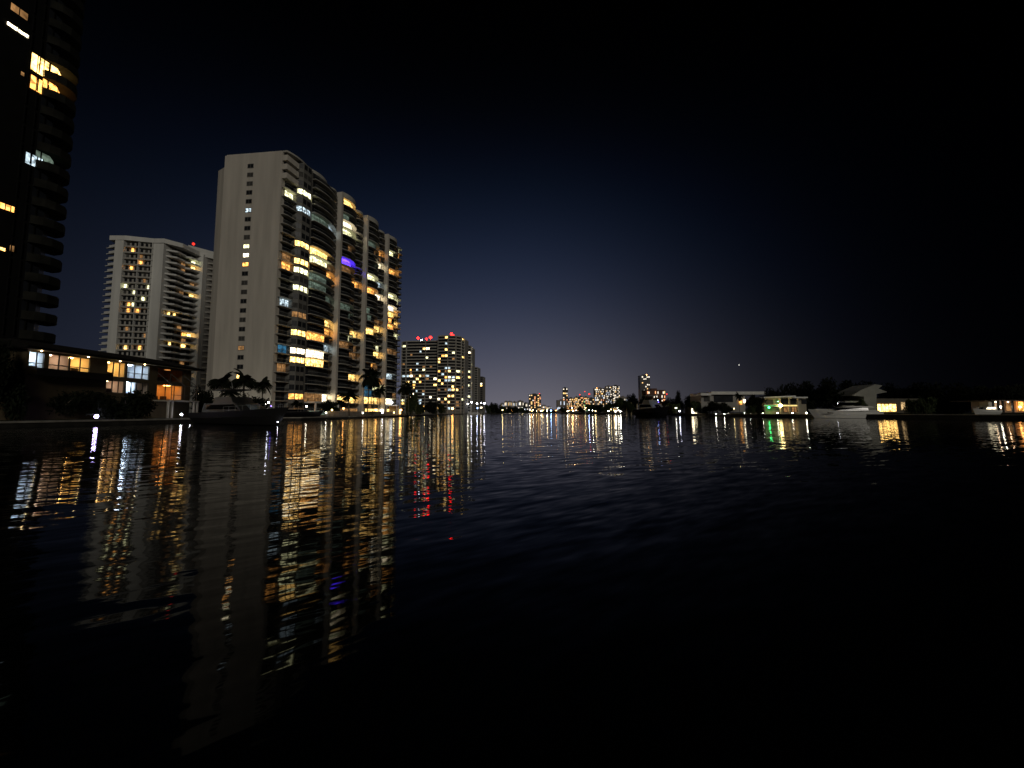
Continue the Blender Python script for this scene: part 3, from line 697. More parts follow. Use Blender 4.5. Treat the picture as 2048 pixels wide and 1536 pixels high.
room(*Yw[0][:2], 8.0, 10.75, coolw, LR_c, 1, 2, 2); room(*Yw[1][:2], 8.0, 10.75, paleW, LR_d, 1, 2, 2); room(*Yw[2][:2], 8.0, 10.75, warmw, LR_y, 1, 2, 2)
room(*Yw[3][:2], 8.0, 10.75, warmw, LR_y, 1, 3); room(*Yw[4][:2], 8.0, 10.75, coolw, LR_c, 1, 3, 2)
room(*Yw[3][:2], 5.2, 7.45, paleW, LR_d, 1, 3); room(Yw[4][0], Yw[4][0]+1.9, 5.2, 7.45, coolw, LR_c, 1, 2, depth=2.5); room(Yw[4][0]+2.0, Yw[4][1], 5.2, 7.45, paleW, lit('lamp_faint',(1,.9,.75),1.2,0,sample=True), 1, 2)
room(*Yw[5][:2], 4.3, 7.45, warmw, LR_o, 1, 3); room(*Yw[5][:2], 8.0, 10.75, mat('brown_plaster',(.25,.14,.07),.9), lit('lamp_faint_amber',(1,.4,.1),1.0,0,sample=True), 1, 2)
# sloped glass porch and posts at the right end
m = MB(); m.box(HX,HX+3.2,Yw[5][0]-.6,Yw[5][1]+.6,4.0,4.25,mat('deck_edge',(.3,.27,.22),.8)); m.build('deck', H1)
for y_ in (Yw[5][0]-.4,Yw[5][0]+.5,Yw[5][1]-.3,Yw[5][1]+.5):
    m = MB(); m.box(HX+2.7,HX+3.0,y_-.15,y_+.15,ZL,4.0,mat('post_paint',(.35,.32,.27),.8)); m.build('post', H1)
for y_ in (Yw[5][0],(Yw[5][0]+Yw[5][1])/2,Yw[5][1]):
    m = MB(); m.tube((HX+.1,y_,9.6),(HX+3,y_,7.2),.08,.08,framem,5); m.tube((HX+3,y_,7.2),(HX+3,y_,4.25),.08,.08,framem,5); m.build('porch_frame', H1)
m = MB(); m.box(HX+2.95,HX+3.05,Yw[5][0],Yw[5][1],7.12,7.28,framem); m.box(HX+2.95,HX+3.05,Yw[5][0],Yw[5][1],5.2,5.3,framem); m.build('porch_rail', H1)
m = MB(); m.box(HX,HX+1.4,hy(60),hy(215),7.2,7.4,roofm); m.box(HX+1.3,HX+1.4,hy(60),hy(215),7.4,8.3,roofm); m.build('terrace_deck', H1)
for yy in (hy(75),hy(170),hy(235),hy(285)):
    m = MB(); m.ball((HX+.7,yy,Z_E-.16), .09, bulb('soffit',(1.0,.72,.35),30)); m.build('soffit_lamp', H1)

# ------------------------------------------------------------------ trees
def crown_mesh(name, seed, n=4200, mm=leafm, flat=1.0, clumps=15):
    rr = random.Random(seed); m = MB(); cs = []
    for i in range(clumps):
        a = rr.random()*2*pi; r_ = rr.uniform(.1,.68); cs.append((r_*cos(a), r_*sin(a), rr.uniform(.22,.86)*(1-.25*r_), rr.uniform(.24,.42)))
    for i in range(n):
        c_ = rr.choice(cs); th = math.acos(rr.uniform(-1,1)); ph = rr.random()*2*pi; q = c_[3]*(rr.random()**.45)
        p = Vector((c_[0]+q*sin(th)*cos(ph), c_[1]+q*sin(th)*sin(ph), c_[2]+q*cos(th)*.72*flat))
        if rr.random() < .06: p += Vector((rr.gauss(0,.08),rr.gauss(0,.08),rr.gauss(0,.06)))
        d = Vector((rr.gauss(0,1),rr.gauss(0,1),rr.gauss(0,1))).normalized(); e = d.orthogonal().normalized(); s = rr.uniform(.02,.055)
        m.face([p-d*s*1.6, p-e*s*.6, p+d*s*1.6, p+e*s*.6], mm)
    return m
def make_tree(seed, mm):
    T = thing('broadleaf_tree', 'x', 'tree', (0,0,0))
    rr = random.Random(seed); m = MB(); m.tube((0,0,-.05),(0.02,0,.3),.05,.035,barkm,7)
    for i in range(6):
        a = i*1.05+rr.random(); m.tube((.02,0,.28),(.42*cos(a),.42*sin(a),.62+.12*rr.random()),.028,.008,barkm,5)
    m.build('trunk', T); crown_mesh('crown', seed, mm=mm).build('crown', T); return T
def make_palm(seed, n=26, mm=leafd):
    T = thing('palm_tree', 'x', 'palm tree', (0,0,0)); rr = random.Random(seed); m = MB()
    pts = [Vector((.0,0,-.02)), Vector((.015,.01,.3)), Vector((.03,0,.6)), Vector((.02,.01,.82))]
    for a,b_ in zip(pts,pts[1:]): m.tube(a,b_,.016,.012,barkm,7)
    m.build('trunk', T); m = MB()
    for i in range(n):
        az_ = 2*pi*i/n+rr.uniform(-.2,.2); up = rr.uniform(-.25,1.45); L = rr.uniform(.24,.34); p = Vector((.02,.01,.82)); d = Vector((cos(az_)*cos(up), sin(az_)*cos(up), sin(up)))
        K = 9; side = Vector((-sin(az_),cos(az_),0))
        for k in range(K):
            q = p+d*(L/K); w = .075*sin(pi*(k+1.2)/(K+1.5))
            m.face([p, q, q+side*w-Vector((0,0,w*.75))+d*.02, p+side*w*.8-Vector((0,0,w*.65))+d*.02], mm) if k % 1 == 0 else None
            m.face([p, q, q-side*w-Vector((0,0,w*.75))+d*.02, p-side*w*.8-Vector((0,0,w*.65))+d*.02], mm)
            p = q; d = (d+Vector((0,0,-.27))).normalized()
    m.build('crown', T); return T
protos = {}
def place(kind, px, ptop, Y, wpx, label, group, z=None, rz=None):
    """kind: t lit-green tree, d dark tree, p palm, q small palm"""
    key = kind+str((px*7+int(Y)) % 2)
    z = (ZL if px < 1060 else ZR) if z is None else z
    x = xat(px,Y); h = zat(ptop,Y)-z; w = wpx*Y/F/2
    if kind in 'td': sc3 = (w/.95, w/.95, h/1.08)
    else: sc3 = (h*1.0*(wpx*Y/F/(h*.62)),)*2+(h/1.0,)
    loc = (x,Y,z-.02); rz = (px*1.7) % 6.28 if rz is None else rz
    if key not in protos:
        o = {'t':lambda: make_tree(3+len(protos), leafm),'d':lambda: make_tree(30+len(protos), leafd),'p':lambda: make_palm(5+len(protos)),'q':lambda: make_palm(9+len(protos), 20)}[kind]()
        protos[key] = o; o.location = loc; o.scale = sc3; o.rotation_euler = (0,0,rz); o['label'] = label; o['group'] = group
        return o
    return copy_thing(protos[key], loc, label, sc3, rz, group)
gl = 'trees along the left bank'; gr = 'trees along the right bank'; gp = 'palms along the left bank'; gf = 'trees on the far banks'
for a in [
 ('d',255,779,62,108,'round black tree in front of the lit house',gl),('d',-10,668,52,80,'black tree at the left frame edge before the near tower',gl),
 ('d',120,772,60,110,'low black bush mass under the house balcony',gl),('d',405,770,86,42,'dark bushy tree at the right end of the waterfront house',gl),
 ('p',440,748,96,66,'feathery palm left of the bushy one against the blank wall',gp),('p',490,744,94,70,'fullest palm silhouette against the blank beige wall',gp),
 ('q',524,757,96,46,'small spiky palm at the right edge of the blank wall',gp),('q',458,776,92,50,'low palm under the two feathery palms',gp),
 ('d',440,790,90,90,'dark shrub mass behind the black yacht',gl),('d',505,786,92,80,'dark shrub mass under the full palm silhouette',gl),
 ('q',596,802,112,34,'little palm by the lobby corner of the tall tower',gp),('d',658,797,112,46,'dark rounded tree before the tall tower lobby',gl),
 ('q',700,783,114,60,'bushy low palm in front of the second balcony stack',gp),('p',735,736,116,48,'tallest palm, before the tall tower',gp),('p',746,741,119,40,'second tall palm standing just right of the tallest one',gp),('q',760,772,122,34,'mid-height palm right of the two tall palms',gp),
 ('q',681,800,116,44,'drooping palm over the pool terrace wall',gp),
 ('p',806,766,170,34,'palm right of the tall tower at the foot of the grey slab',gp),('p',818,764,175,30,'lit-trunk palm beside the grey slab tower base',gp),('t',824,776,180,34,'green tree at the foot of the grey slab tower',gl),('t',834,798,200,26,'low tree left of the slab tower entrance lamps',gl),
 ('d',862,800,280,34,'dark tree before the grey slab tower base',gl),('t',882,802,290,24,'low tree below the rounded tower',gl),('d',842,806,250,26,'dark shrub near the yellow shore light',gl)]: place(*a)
for i,(px,tp,w) in enumerate([(974,805,16),(984,803,18),(995,806,18),(1006,809,20),(1018,811,20),(1030,812,22),(1043,814,20)]):
    place('d' if i % 3 else 't',px,tp,470+i*22,w, ['first dark tree right of the thin towers','second tree of the far left-bank clump','tree left of the yellow far shore light','tree right of the yellow far shore light','small tree before the low horizon blocks','wide low tree nearing the square lit block','last low tree of the far left-bank clump'][i], gf)
for i,(px,tp,Y,w) in enumerate([(1125,813,620,20),(1160,812,560,22),(1180,804,520,28),(1200,806,500,30),(1216,802,480,30)]):
    place('d' if i % 2 else 't',px,tp,Y,w, ['small tree below the low pale blue-grey building','dark tree below the gold-lit blocks','tree under the large red beacon light','tree below the pinkish framed tower','tree before the brightest skyline tower'][i], gf)
for a in [
 ('t',1243,792,330,44,'wide dim green tree behind the two bright shore lamps',gr),('d',1266,784,320,30,'dark pointed tree left of the tall glass tower',gr),('t',1258,798,300,30,'tree lit faintly beside the dock pilings',gr),
 ('d',1290,786,250,34,'dark tree right under the tall glass tower',gr),('d',1312,792,240,30,'dark tree behind the black-hulled yacht',gr),('d',1356,777,220,24,'tall narrow dark tree with a lamp at its top',gr),
 ('d',1338,794,215,36,'dark tree right of the red beacon above the yellow-lit garden',gr),('t',1342,802,200,34,'tree lit orange-yellow by the garden lamps',gr),('t',1352,803,196,24,'small golden-lit tree beside the garden lamps',gr),
 ('d',1378,788,210,44,'large dark tree left of the white modern house',gr),('t',1394,797,196,36,'green-lit tree above the bright boathouse opening',gr),('d',1424,800,186,40,'dark tree hedge under the white modern house',gr),
 ('d',1444,803,182,44,'dark rounded hedge tree before the white modern house',gr),('q',1478,786,178,20,'small palm in front of the white modern house',gr),('d',1508,787,132,40,'dark tree between the white modern house and green-lit house',gr),
 ('t',1503,806,131,26,'dim round shrub left of the green-lit house',gr),('d',1555,768,170,54,'dark tree rising behind the green-lit house',gr),('d',1610,758,150,70,'tall black tree right of the green-lit house',gr),
 ('d',1655,750,145,80,'highest black tree behind the white motor yacht',gr),('d',1700,756,160,80,'black tree left of the steep white gable',gr),('t',1721,795,128,22,'round shrub before the steep white gable house',gr),
 ('d',1790,764,165,80,'black tree behind the steep white gable house',gr),('t',1822,792,130,30,'dim tree over the second pair of lit garden windows',gr),('t',1850,788,124,50,'faint olive tree right of the lit garden windows',gr),
 ('d',1840,760,160,90,'black tree towering behind the faint olive tree',gr),('d',1905,766,140,90,'black tree between the gable house and far right house',gr),('d',1970,768,130,90,'black tree behind the white cabin boat at far right',gr),('d',2035,764,125,90,'black tree behind the far right lit house',gr)]: place(*a)
# far-off woods that read as one mass
m = MB(); rr = random.Random(77)
for i in range(9000):
    px = rr.uniform(965,1260); Y = rr.uniform(1000,1290); x = xat(px,Y); h = 9+4*sin(px*.13)+3*sin(px*.41); z = 1.2+rr.random()*h
    d = Vector((rr.gauss(0,1),rr.gauss(0,1),rr.gauss(0,1))).normalized(); e = d.orthogonal().normalized(); s = 1.4; p = Vector((x,Y+305,z))
    m.face([p-d*s, p-e*s, p+d*s, p+e*s], leafd)
o = m.build('distant_trees'); o['kind'] = 'stuff'; o['label'] = 'low dark mass of trees along the far horizon'; o['category'] = 'woodland'

# ------------------------------------------------------------------ boats
def yacht(label, cat, Lh, beam, hh, hull, sup, loc, rz, levels=2, name='motor_yacht', lights=(), win=None, sporty=False):
    T = thing(name, label, cat, loc, rz=0); cr, sr = cos(rz), sin(rz)
    def G(x,y,z): return (loc[0]+x*cr-y*sr, loc[1]+x*sr+y*cr, loc[2]+z)
    rings = []
    for i in range(15):
        s = i/14; x = -Lh/2+Lh*s
        wdt = beam/2*(1-max(0,(s-.45)/.55)**2.3)+.04
        sheer = hh*(1+.42*s**2.2); keel = -.5*(1-s**3)
        xf = x + (0.10*Lh*(s**3))
        wl = .88 if sporty else .62
        rings.append([G(x,0,keel),G(x,wdt*wl,.05),G(x+(xf-x)*.5,wdt*(.97 if sporty else .93),sheer*.55),G(xf,wdt,sheer),G(xf,wdt*.9,sheer+.02),G(xf,-wdt*.9,sheer+.02),G(xf,-wdt,sheer),G(x+(xf-x)*.5,-wdt*(.97 if sporty else .93),sheer*.55),G(x,-wdt*wl,.05)])
    m = MB(); m.loft(rings, hull); m.build('hull', T, smooth=False)
    def cabin(x0,x1,w,z0,z1,fs,rs,mtl,nm):
        b_ = [G(x0,-w,z0),G(x1-fs*.15,-w,z0),G(x1,-w*.45,z0),G(x1,w*.45,z0),G(x1-fs*.15,w,z0),G(x0,w,z0)]
        t_ = [G(x0+rs,-w*.86,z1),G(x1-fs,-w*.84,z1),G(x1-fs*.9,-w*.4,z1),G(x1-fs*.9,w*.4,z1),G(x1-fs,w*.84,z1),G(x0+rs,w*.86,z1)]
        m = MB(); m.hexa(b_, t_, mtl); return m
    h0 = hh*1.05
    if sporty:
        c1 = cabin(-Lh*.30, Lh*.30, beam*.36, h0+hh*.12, h0+hh*.62, Lh*.34, 0, yglass, 'c'); c1.build('windscreen', T)
        m = MB(); prof = [(-.40,.62),(-.36,.74),(-.18,.84),(-.02,.80),(.10,.62),(.02,.62)]
        m.hexa([G(Lh*a,-beam*.36,h0+hh*b_) for a,b_ in prof],[G(Lh*a,beam*.36,h0+hh*b_) for a,b_ in prof], sup); m.build('roof', T)
        m = MB(); prof = [(-.46,-.02),(-.46,.16),(-.10,.30),(.22,.34),(.46,.40),(.52,.30)]
        m.hexa([G(Lh*a,-beam*(.40-max(0,a)*.5),h0+hh*b_) for a,b_ in prof],[G(Lh*a,beam*(.40-max(0,a)*.5),h0+hh*b_) for a,b_ in prof], sup); m.build('foredeck', T)
        for sgn in (-1,1):
            m = MB(); m.face([G(Lh*.26,sgn*beam*.475,hh*.85),G(Lh*.36,sgn*beam*.445,hh*.95),G(Lh*.35,sgn*beam*.445,hh*.80),G(Lh*.27,sgn*beam*.472,hh*.74)], yglass); m.build('porthole', T)
        return T
    c1 = cabin(-Lh*.34, Lh*.26, beam*.40, h0, h0+hh*.8, Lh*.16, 0, sup, 'c'); o = c1.build('cabin', T)
    wz0, wz1 = h0+hh*.25, h0+hh*.66
    w_ = MB()
    for sgn in (-1,1):
        ya_ = sgn*(beam*.40*.955+.03); yb_ = sgn*(beam*.40*.885+.03)
        w_.face([G(-Lh*.28,ya_,wz0),G(Lh*.17,ya_,wz0),G(Lh*.10,yb_,wz1),G(-Lh*.28,yb_,wz1)], win or yglass)
    w_.build('side_windows', o)
    f_ = MB(); f_.face([G(Lh*.235,-beam*.17,wz0-.1),G(Lh*.235,beam*.17,wz0-.1),G(Lh*.155,beam*.15,wz1),G(Lh*.155,-beam*.15,wz1)], yglass); f_.build('windscreen', o)
    if levels > 1:
        c2 = cabin(-Lh*.22, Lh*.08, beam*.32, h0+hh*.8, h0+hh*1.35, Lh*.07, .3, sup, 'f'); c2.build('flybridge', T)
        a_ = MB()
        for yy in (-beam*.28,beam*.28): a_.tube(G(-Lh*.16,yy,h0+hh*1.3), G(-Lh*.10,yy*.9,h0+hh*1.95), .06,.06, sup, 5)
        a_.prism([G(-Lh*.22,-beam*.33,0)[:2],G(Lh*.02,-beam*.3,0)[:2],G(Lh*.02,beam*.3,0)[:2],G(-Lh*.22,beam*.33,0)[:2]], loc[2]+h0+hh*1.95, loc[2]+h0+hh*2.05, sup); a_.build('hardtop', T)
        q = MB(); q.tube(G(-Lh*.1,0,h0+hh*2.05), G(-Lh*.12,0,h0+hh*2.75), .05,.02, railm, 5); q.build('mast', T)
    r_ = MB()
    for sgn in (-1,1):
        prev = None
        for i in range(8):
            s = .5+i*.065; x = -Lh/2+Lh*s+.10*Lh*s**3; wdt = beam/2*(1-max(0,(s-.45)/.55)**2.3)*.93; zz_ = hh*(1+.42*s**2.2)
            p = G(x,sgn*wdt,zz_+.7); r_.tube(G(x,sgn*wdt,zz_), p, .02,.02, railm, 4)
            if prev: r_.tube(prev, p, .02,.02, railm, 4)
            prev = p
    r_.build('bow_railing', T)
    for (x,y,z,r,c_) in lights:
        q = MB(); q.ball(G(x,y,z), r, c_); q.build('boat_light', T)
    return T
# black yacht moored off the house, stern near the lawn
pa = Vector((xat(412,66),66)); pb = Vector((xat(560,54),54)); dv = pb-pa
yacht('black-looking motor yacht moored at the left bank before the beige tower', 'yacht', dv.length, 4.8, 1.75, greyboat, greyboat, ((pa.x+pb.x)/2,(pa.y+pb.y)/2,.02), math.atan2(dv.y,dv.x), lights=((dv.length/2+.6,-.5,.5,.05,B_w),(8.6,0,3.2,.10,B_w),(8.6,.4,2.7,.07,B_v)))
pa = Vector((xat(1752,118),118)); pb = Vector((xat(1616,122),122)); dv = pb-pa
yacht('white motor yacht with long dark windscreen moored at the right bank', 'yacht', dv.length*.93, 5.2, 2.0, white_gel, white_gel, ((pa.x+pb.x)/2+1,(pa.y+pb.y)/2,.02), math.atan2(dv.y,dv.x), levels=1, sporty=True)
yacht('black-hulled yacht with grey upper decks lying end-on at the right bank', 'yacht', 15, 10.5, 3.2, navy_gel, mat('grey_deck',(.20,.20,.18),.5), (xat(1305,182),182,.02), R(-60), lights=((3,0,7.5,.16,B_b),(3.2,0.3,6.6,.14,B_v)))
pa = Vector((xat(1990,100),100)); pb = Vector((xat(1948,100),100)); dv = pb-pa
yacht('white cabin boat with glowing windscreen at the far right shore', 'boat', dv.length*1.0, 2.6, 1.1, white_gel, white_gel, ((pa.x+pb.x)/2,100,1.25), math.atan2(dv.y,dv.x), levels=1, name='cabin_boat', win=L_w)
yacht('low dark boat with upturned bow by the lobby canopy', 'boat', 9.5, 2.4, .9, navy_gel, greyboat, (xat(600,93),93,.9), R(5), levels=1, name='cabin_boat')
yacht('small white boat at the marina under the thin towers', 'boat', 10, 3, 1.3, white_gel, white_gel, (xat(938,405),405,.02), R(10), levels=1, name='cabin_boat')
yacht('second small white boat lying right of the marina boat', 'boat', 9, 3, 1.2, white_gel, white_gel, (xat(951,412),412,.02), R(170), levels=1, name='cabin_boat')

# ------------------------------------------------------------------ right bank houses
def wbox(m, px0, px1, p0, p1, Y, dep, mt): 
    m.box(xat(px0,Y),xat(px1,Y),Y,Y+dep,zat(p1,Y),zat(p0,Y),mt); return m
def litwin(T, px0, px1, p0, p1, Y, mt, n=2, nm='window', fm=framem):
    x0,x1 = xat(px0,Y),xat(px1,Y); z1,z0 = zat(p0,Y),zat(p1,Y)
    m = MB(); m.face([(x0,Y-.06,z0),(x1,Y-.06,z0),(x1,Y-.06,z1),(x0,Y-.06,z1)], mt); o = m.build(nm, T)
    f = MB()
    for i in range(n+1):
        x = x0+(x1-x0)*i/n; f.box(x-.06,x+.06,Y-.16,Y-.08,z0,z1,fm)
    f.box(x0,x1,Y-.17,Y-.09,z1-.05,z1+.06,fm); f.box(x0,x1,Y-.17,Y-.09,z0-.08,z0+.03,fm); f.build('frame', o)
Y = 192
h = thing('modern_house', 'white modern house with a long flat curved roof band above dark trees', 'house', (xat(1465,Y),Y,ZR))
m = MB(); wbox(m,1402,1490,790,824,Y+1.5,12,mat('modern_wall',(.36,.35,.32),.85,.1,.4)); m.build('wall', h)
m = MB(); wbox(m,1423,1532,783,789,Y,14,stucco2); m.build('roof_band', h)
m = MB(); wbox(m,1402,1423,786,791,Y-1,12,stucco2); m.build('side_roof', h)
m = MB(); wbox(m,1428,1466,790,804,Y+1.3,.15,dglass); m.build('window', h)
m = MB(); wbox(m,1408,1420,792,803,Y+1.3,.15,dglass2); m.build('window', h)
litwin(h,1478,1484,801,809,Y+1.2,L_o,1); litwin(h,1486,1491,799,806,Y+1.2,L_w,1)
Y = 134
h = thing('villa', 'two-storey villa lit green at left and yellow in the middle', 'house', (xat(1570,Y),Y,ZR))
m = MB(); wbox(m,1528,1612,794,828,Y+3,9,mat('villa_wall',(.34,.30,.22),.9,.1,.5)); m.build('wall', h)
m = MB()
m.hexa([at(1519,796,Y),at(1590,794,Y),at(1592,794,Y+12),at(1519,796,Y+12)],[at(1519,794.3,Y),at(1590,791,Y),at(1592,791,Y+12),at(1519,794.3,Y+12)], stucco2)
m.build('roof', h)
m = MB(); wbox(m,1588,1616,793.5,796,Y+.5,10,stucco2); m.build('side_roof', h)
m = MB(); wbox(m,1527,1596,809.5,813,Y,3.2,mat('villa_slab',(.6,.52,.36),.8)); m.build('balcony', h)
for px in (1528,1559,1578,1595):
    m = MB(); wbox(m,px,px+2,796,828,Y+.1,.4,mat('villa_post',(.45,.38,.26),.8)); m.build('post', h)
m = MB(); wbox(m,1530,1546,799,808,Y+2.85,.1,dglass2); m.build('window', h)
m = MB(); wbox(m,1562,1576,798,808,Y+2.85,.1,dglass); m.build('window', h)
m = MB(); wbox(m,1580,1592,798,808,Y+2.85,.1,dglass); m.build('window', h)
m = MB(); wbox(m,1603,1613,798,808,Y+2.85,.1,dglass); m.build('window', h)
litwin(h,1566,1580,814,824,Y+2.8,L_d,2); litwin(h,1582,1592,814,824,Y+2.8,L_d,2)
m = MB(); m.ball(at(1561,811,Y-.7), .55, B_y); m.build('flood_lamp', h)
m = MB(); wbox(m,1564,1594,810.2,812.3,Y-.06,.04,lit('slab_glow_yellow',(1,.72,.25),1.5,.3)); wbox(m,1528,1557,810.4,812.2,Y-.06,.04,lit('slab_glow_green',(.2,.9,.25),.8,.5)); m.build('slab_glow', h)  # added emissive strips: yellow and green lamp wash painted along the slab edge
m = MB(); m.ball(at(1538,815,Y+1.2), .3, bulb('green_strong',(.03,1.0,.22),24)); m.build('green_lamp', h)
m = MB(); m.ball(at(1556,803,Y+1.8), .12, bulb('green_weak',(.2,1.0,.3),20)); m.build('green_lamp', h)
Y = 138
h = thing('gable_house', 'house with a steep white gable and glowing garden windows', 'house', (xat(1745,Y),Y,ZR))
gm = mat('gable_wall',(.26,.26,.23),.9,.15,.4)
m = MB()
pr = [(1704,791),(1722,780),(1750,768.5),(1765,771),(1757,777),(1775,784),(1753,788),(1753,826),(1726,826),(1728,793)]
fr_ = [at(a,b_,Y) for a,b_ in pr]; bk_ = [Vector((p.x,p.y+9,p.z)) for p in fr_]
m.hexa(fr_, bk_, gm); m.build('gable', h)
m = MB(); wbox(m,1753,1838,797,826,Y+.5,8,mat('garden_wall',(.10,.09,.07),.9,.2,.5)); m.build('wall', h)
m = MB(); wbox(m,1690,1728,802,805,Y-1,3,gm); wbox(m,1684,1740,811,813,Y-2,4,gm); m.build('roof_slab', h)
litwin(h,1753,1791,808,823,Y+.4,L_y,5); litwin(h,1800,1829,804,820,Y+.4,lit('garden_room',(1,.66,.3),.9,.8,1.4),3)
m = MB(); m.ball(at(1727,819,Y-4),.14,B_y); m.build('porch_lamp', h)
m = MB(); m.ball(at(1733,821,Y-4),.26,B_n); m.build('porch_lamp', h)
Y = 104
h = thing('waterside_house', 'glass-fronted lit house cut off by the right frame edge', 'house', (xat(2020,Y),Y,ZR))
m = MB(); wbox(m,1984,2090,800,801.5,Y-1,10,mat('flat_roof',(.12,.1,.08),.9)); m.build('roof', h)
m = MB(); wbox(m,1984,2090,801.5,826,Y+3.4,5,mat('inner_wall',(.55,.42,.32),.9,.2,.5)); m.build('wall', h)
for a,b_ in ((1985,1988),(1996,1999),(2005,2008),(2024,2027)):
    m = MB(); wbox(m,a,b_,801.5,824.5,Y,.3,framem); m.build('post', h)
m = MB(); wbox(m,1984,2090,824.5,826,Y-.5,4,woodm); m.build('floor_deck', h)
for a,r,mt in ((1991,.12,bulb('inner_warm',(1,.66,.42),26)),(2000,.28,B_n),(2016,.14,bulb('inner_warm',(1,.66,.42),26)),(2040,.3,bulb('inner_amber',(1,.40,.12),16))):
    m = MB(); p = at(a,804 if r < .2 else 814,Y+1.8); m.ball(p, r, mt); m.build('ceiling_lamp', h)
m = MB(); wbox(m,1976,1983,804,820,Y-.5,2,mat('bright_pillar',(.75,.7,.6),.8)); m.build('pillar', h)
litwin(h,2009,2023,804,822,Y+3.2,L_d,1); litwin(h,2034,2046,803,822,Y+3.2,L_o,1)
Y = 200
h = thing('boathouse', 'small boathouse with a bright white opening among green-lit trees', 'boathouse', (xat(1388,Y),Y,ZR))
m = MB(); wbox(m,1378,1398,813,815,Y-.5,6,roofm); m.build('roof', h)
m = MB(); wbox(m,1378,1381,815,828,Y,5,ywall); wbox(m,1396,1398,815,828,Y,5,ywall); m.build('wall', h)
litwin(h,1382,1395,817,827,Y+1,L_w,2,'opening')

# pool terrace wall, pavilion and marina details on the left bank
tw = thing('terrace_wall', 'low pale terrace wall with small lights along the left bank', 'wall', (-52,130,ZL))
m = MB(); m.prism([(-50,104),(-49.6,104),(-52.8,180),(-53.2,180)], ZL+.1, ZL+1.35, mat('terrace_wall',(.36,.34,.3),.9,.15,.6)); m.build('wall', tw)
m = MB(); m.prism([(-50.1,104),(-49.5,104),(-52.7,180),(-53.3,180)], ZL+1.35, ZL+1.47, mat('wall_coping',(.5,.47,.4),.9)); m.build('coping', tw)
pav = thing('pool_pavilion', 'small pool pavilion glowing white beside the tall tower base', 'pavilion', (xat(783,165),165,ZL))
m = MB(); x0 = xat(772,165); x1 = xat(795,165); m.box(x0,x1,165,169,4.6,4.9,stucco2); m.build('roof', pav)
for x in (x0+.2,x1-.4):
    m = MB(); m.box(x,x+.25,165.1,165.4,ZL,4.6,stucco2); m.build('post', pav)
m = MB(); m.box(x0+.3,x1-.3,168.5,168.8,ZL,4.6,warmw); m.build('wall', pav)
m = MB(); m.ball(at(783,805,164),.62,lit('pavilion_globe',(.9,.95,1),9,0,sample=True)); m.build('globe_lamp', pav)

# ------------------------------------------------------------------ lamps
def lamp(px, py, Y, r, col, label, group, zb=None, name='shore_lamp', cat='lamp'):
    p = at(px,py,Y); zb = (ZL if px < 1060 else ZR) if zb is None else zb
    T = thing(name, label, cat, (p.x,p.y,zb), group)
    m = MB(); m.tube((p.x,p.y,zb),(p.x,p.y,max(zb+.1,p.z-r)), max(.04,r*.25), max(.035,r*.2), railm, 6); m.build('post', T)
    m = MB(); m.tube((p.x,p.y,p.z-r*1.2),(p.x,p.y,p.z-r*.8), r*.6, r*.6, railm, 8); m.build('collar', T)
    m = MB(); m.ball(p, r, BUL[col]); m.build('globe', T, smooth=True)
g1 = 'small globe lamps on the left lawn edge'; g2 = 'lights along the tower terrace'; g3 = 'tall marina lamps'; g4 = 'lights along the far shore'; g5 = 'lights along the right bank'
lamp(193,833,58.5,.26,'u','violet-white globe lamp on the lawn edge before the black round tree',g1)
lamp(363,829,76,.19,'w','left globe lamp of the pair at the right end of the lawn',g1); lamp(382,828.5,78,.21,'w','right globe lamp of the pair at the right end of the lawn',g1)
for a in [(613,813,105,.18,'n','pale green-white lamp under the lobby canopy'),(631,826,98,.16,'n','left one of two low white lamps right of the dark upturned boat'),(652,825.5,101,.16,'n','right one of two low white lamps right of the dark upturned boat'),
  (664,820,104,.18,'y','yellow lamp on the terrace below the dark rounded tree'),(687,817,108,.20,'o','peach lamp left of the drooping palm trunk'),(726,826,112,.18,'n','white lamp at the foot of the tallest palm'),
  (752,820,122,.26,'o','orange lamp right of the tall palms'),(765,826,128,.13,'w','faint white lamp right of the orange terrace lamp'),(788,825,140,.18,'y','greenish yellow lamp by the pool pavilion'),(802,820,160,.34,'o','orange lamp at the foot of the leaning palms'),
  (849,822,300,.4,'y','yellow light where the bank turns by the slab tower'),(818,819,200,.3,'n','cream light among the palms by the slab tower'),(826,818,210,.34,'n','cream light right of the palm trunks'),(884,818,320,.35,'n','white light left of the bright orange shore light')]:
    lamp(*a, g2)
lamp(905,817,345,1.0,'o','bright orange light on the bank under the rounded tower',g2)
for a in [(936,808,400,.55,'n','greenish white marina lamp, leftmost of the tall row'),(943,804.5,405,.7,'w','tall marina lamp before the pale thin tower'),(954,807,410,.75,'w','tall marina lamp between the thin towers'),(962,806,420,.5,'w','smaller marina lamp left of the last one'),(968.5,806.5,425,.85,'w','last tall marina lamp before the trees'),(955,816,412,.45,'b','blue light low on the marina dock')]:
    lamp(*a, g3, .1 if a[0] > 930 else None)
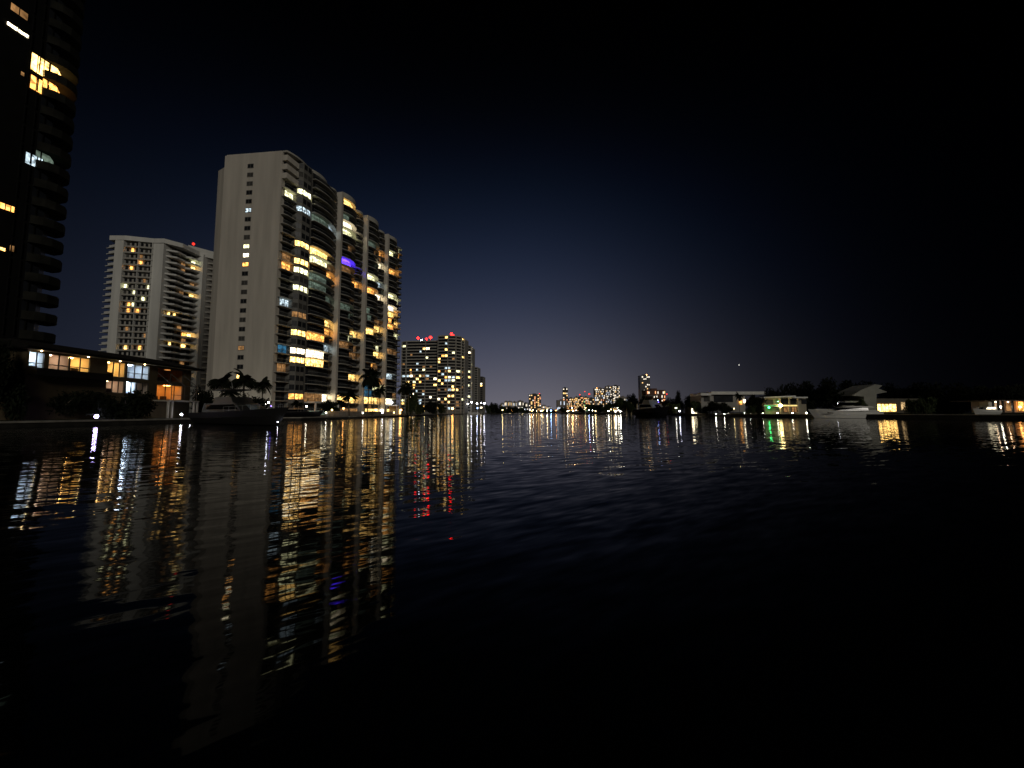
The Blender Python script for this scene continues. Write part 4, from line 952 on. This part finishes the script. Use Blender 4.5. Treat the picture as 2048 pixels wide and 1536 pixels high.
for px,py,Y,r,c_,lb in [(1005,820,470,.7,'y','single yellow light on the far left shore'),(1023,821,600,.6,'o','small orange light right of the single yellow one'),(1028,822,620,.6,'y','first of the clustered yellow lights on the far shore'),(1033,822,640,.65,'n','cream light in the far shore cluster'),(1038,821,660,.6,'y','last of the clustered yellow far shore lights'),
  (1102,821,900,1.6,'b','blue-white light in the middle of the far shore'),(1094,822,900,1.0,'w','white light left of the blue-white light'),(1112,821,900,1.2,'o','pink-orange light right of the blue-white light'),(1063,822,900,.9,'o','orange light below the square lit block'),(1073,822,920,.9,'y','yellow light below the square lit block'),(1082,822,940,.9,'n','cream light at the right foot of the square lit block'),
  (1135,822,640,1.0,'n','cream light below the slim lit tower'),(1146,822,620,.9,'y','yellow light below the short yellow and red block'),(1157,821,600,1.0,'o','orange light below the gold-lit blocks'),(1166,822,580,.7,'o','dim orange light at the left of the tree row'),(1178,820,480,.8,'b','bluish light beneath the far right-bank trees'),(1185,821,480,.6,'n','white light just right of the bluish one'),(1191,822,470,.7,'y','warm light beneath the far right-bank trees'),
  (1217,822,400,.7,'n','white light left of the two brightest right shore lamps'),(1231,823,350,.75,'n','left one of the two brightest right shore lamps'),(1241,822.5,350,.85,'n','right one of the two brightest right shore lamps'),(1222,819,380,.5,'y','yellowish light above the white right shore light')]:
    lamp(px,py,Y,r*.72,c_,lb,g4, .1)
for px,py,Y,r,c_,lb in [(1332,817,190,.45,'o','large peach garden lamp right of the black-hulled yacht'),(1331,825,184,.2,'o','small orange lamp low beside the black-hulled yacht'),(1352,816,192,.28,'n','lamp in the golden-lit small tree'),(1359.5,822,188,.3,'w','white lamp at the water between the golden tree and boathouse'),(1432,828,180,.2,'n','white dock lamp under the dark hedge'),(1449,828,176,.18,'n','left one of two dock lamps under the white modern house'),(1456,828,174,.24,'n','right one of two dock lamps under the white modern house'),(1468,817,170,.16,'y','yellow lamp under the small palm'),
  (1555,826,126,.14,'n','seawall lamp before the yellow-lit porch of the villa'),(1585,826,126,.14,'n','seawall lamp at the right half of the villa'),(1613,826,126,.22,'n','seawall lamp by the white yacht bow'),(1622,821,126,.18,'b','blue lamp above the white yacht bow'),(1675,807,140,.08,'w','tiny white lamp above the white yacht cabin'),(1489,826.5,140,.08,'n','first faint seawall marker left of the villa'),(1501,826.5,138,.08,'n','second faint seawall marker left of the villa'),(1526,826.5,132,.08,'n','faint seawall marker at the left corner of the villa')]:
    lamp(px,py,Y,r,c_,lb,g5)
rl = random.Random(4)
ORD = 'leftmost second third fourth fifth sixth seventh eighth ninth tenth eleventh twelfth thirteenth fourteenth fifteenth sixteenth seventeenth eighteenth nineteenth twentieth twenty-first twenty-second twenty-third twenty-fourth twenty-fifth twenty-sixth twenty-seventh twenty-eighth twenty-ninth thirtieth thirty-first thirty-second thirty-third rightmost'.split()
shore = []
for i in range(34):
    px = rl.choice([rl.uniform(1008,1130), rl.uniform(1136,1245), rl.uniform(1140,1240)]); shore.append(px)
for i, px in enumerate(sorted(shore)):
    Yl = rl.uniform(950,1250) if px < 1136 else rl.uniform(560,1200)
    lamp(px, rl.uniform(815,821.5), Yl, Yl*.0008*rl.uniform(.6,1.3), rl.choice('yonyn'), ORD[i]+' tiny light, counted from the left, in the string along the far shoreline', 'tiny lights of the far shoreline', .1)
for a in [(468,806,116,.22,'n','white garden light behind the low palms at the foot of the blank wall',g2),(418,800,112,.20,'n','white garden light right of the waterfront house end',g2),(532,808,116,.2,'n','white garden light between the palms and the lobby',g2),(395,788,105,.3,'n','bright garden light behind the shrubs beside the waterfront house',g2)]: lamp(*a)
# dock pilings right of the far lamps
for i,(px,top,lb) in enumerate([(1253,806,'left dock piling'),(1262,805,'middle dock piling with a cross arm'),(1274,808,'right dock piling')]):
    T = thing('dock_piling', lb+' lit ochre on the right bank shore', 'piling', (xat(px,300),300,0), 'dock pilings')
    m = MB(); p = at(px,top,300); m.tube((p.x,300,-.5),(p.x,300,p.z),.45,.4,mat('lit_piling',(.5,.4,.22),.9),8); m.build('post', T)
    m = MB(); m.tube((p.x,300,p.z),(p.x,300,p.z+.3),.55,.3,framem,8); m.build('cap', T)
T = thing('bright_star', 'single bright point of light in the sky above the white modern house', 'star', at(1478,730,6000))
m = MB(); m.ball(at(1478,730,6000), 4.5, lit('star_light',(1,.95,.85),3.5,0)); m.build('star_disc', T)
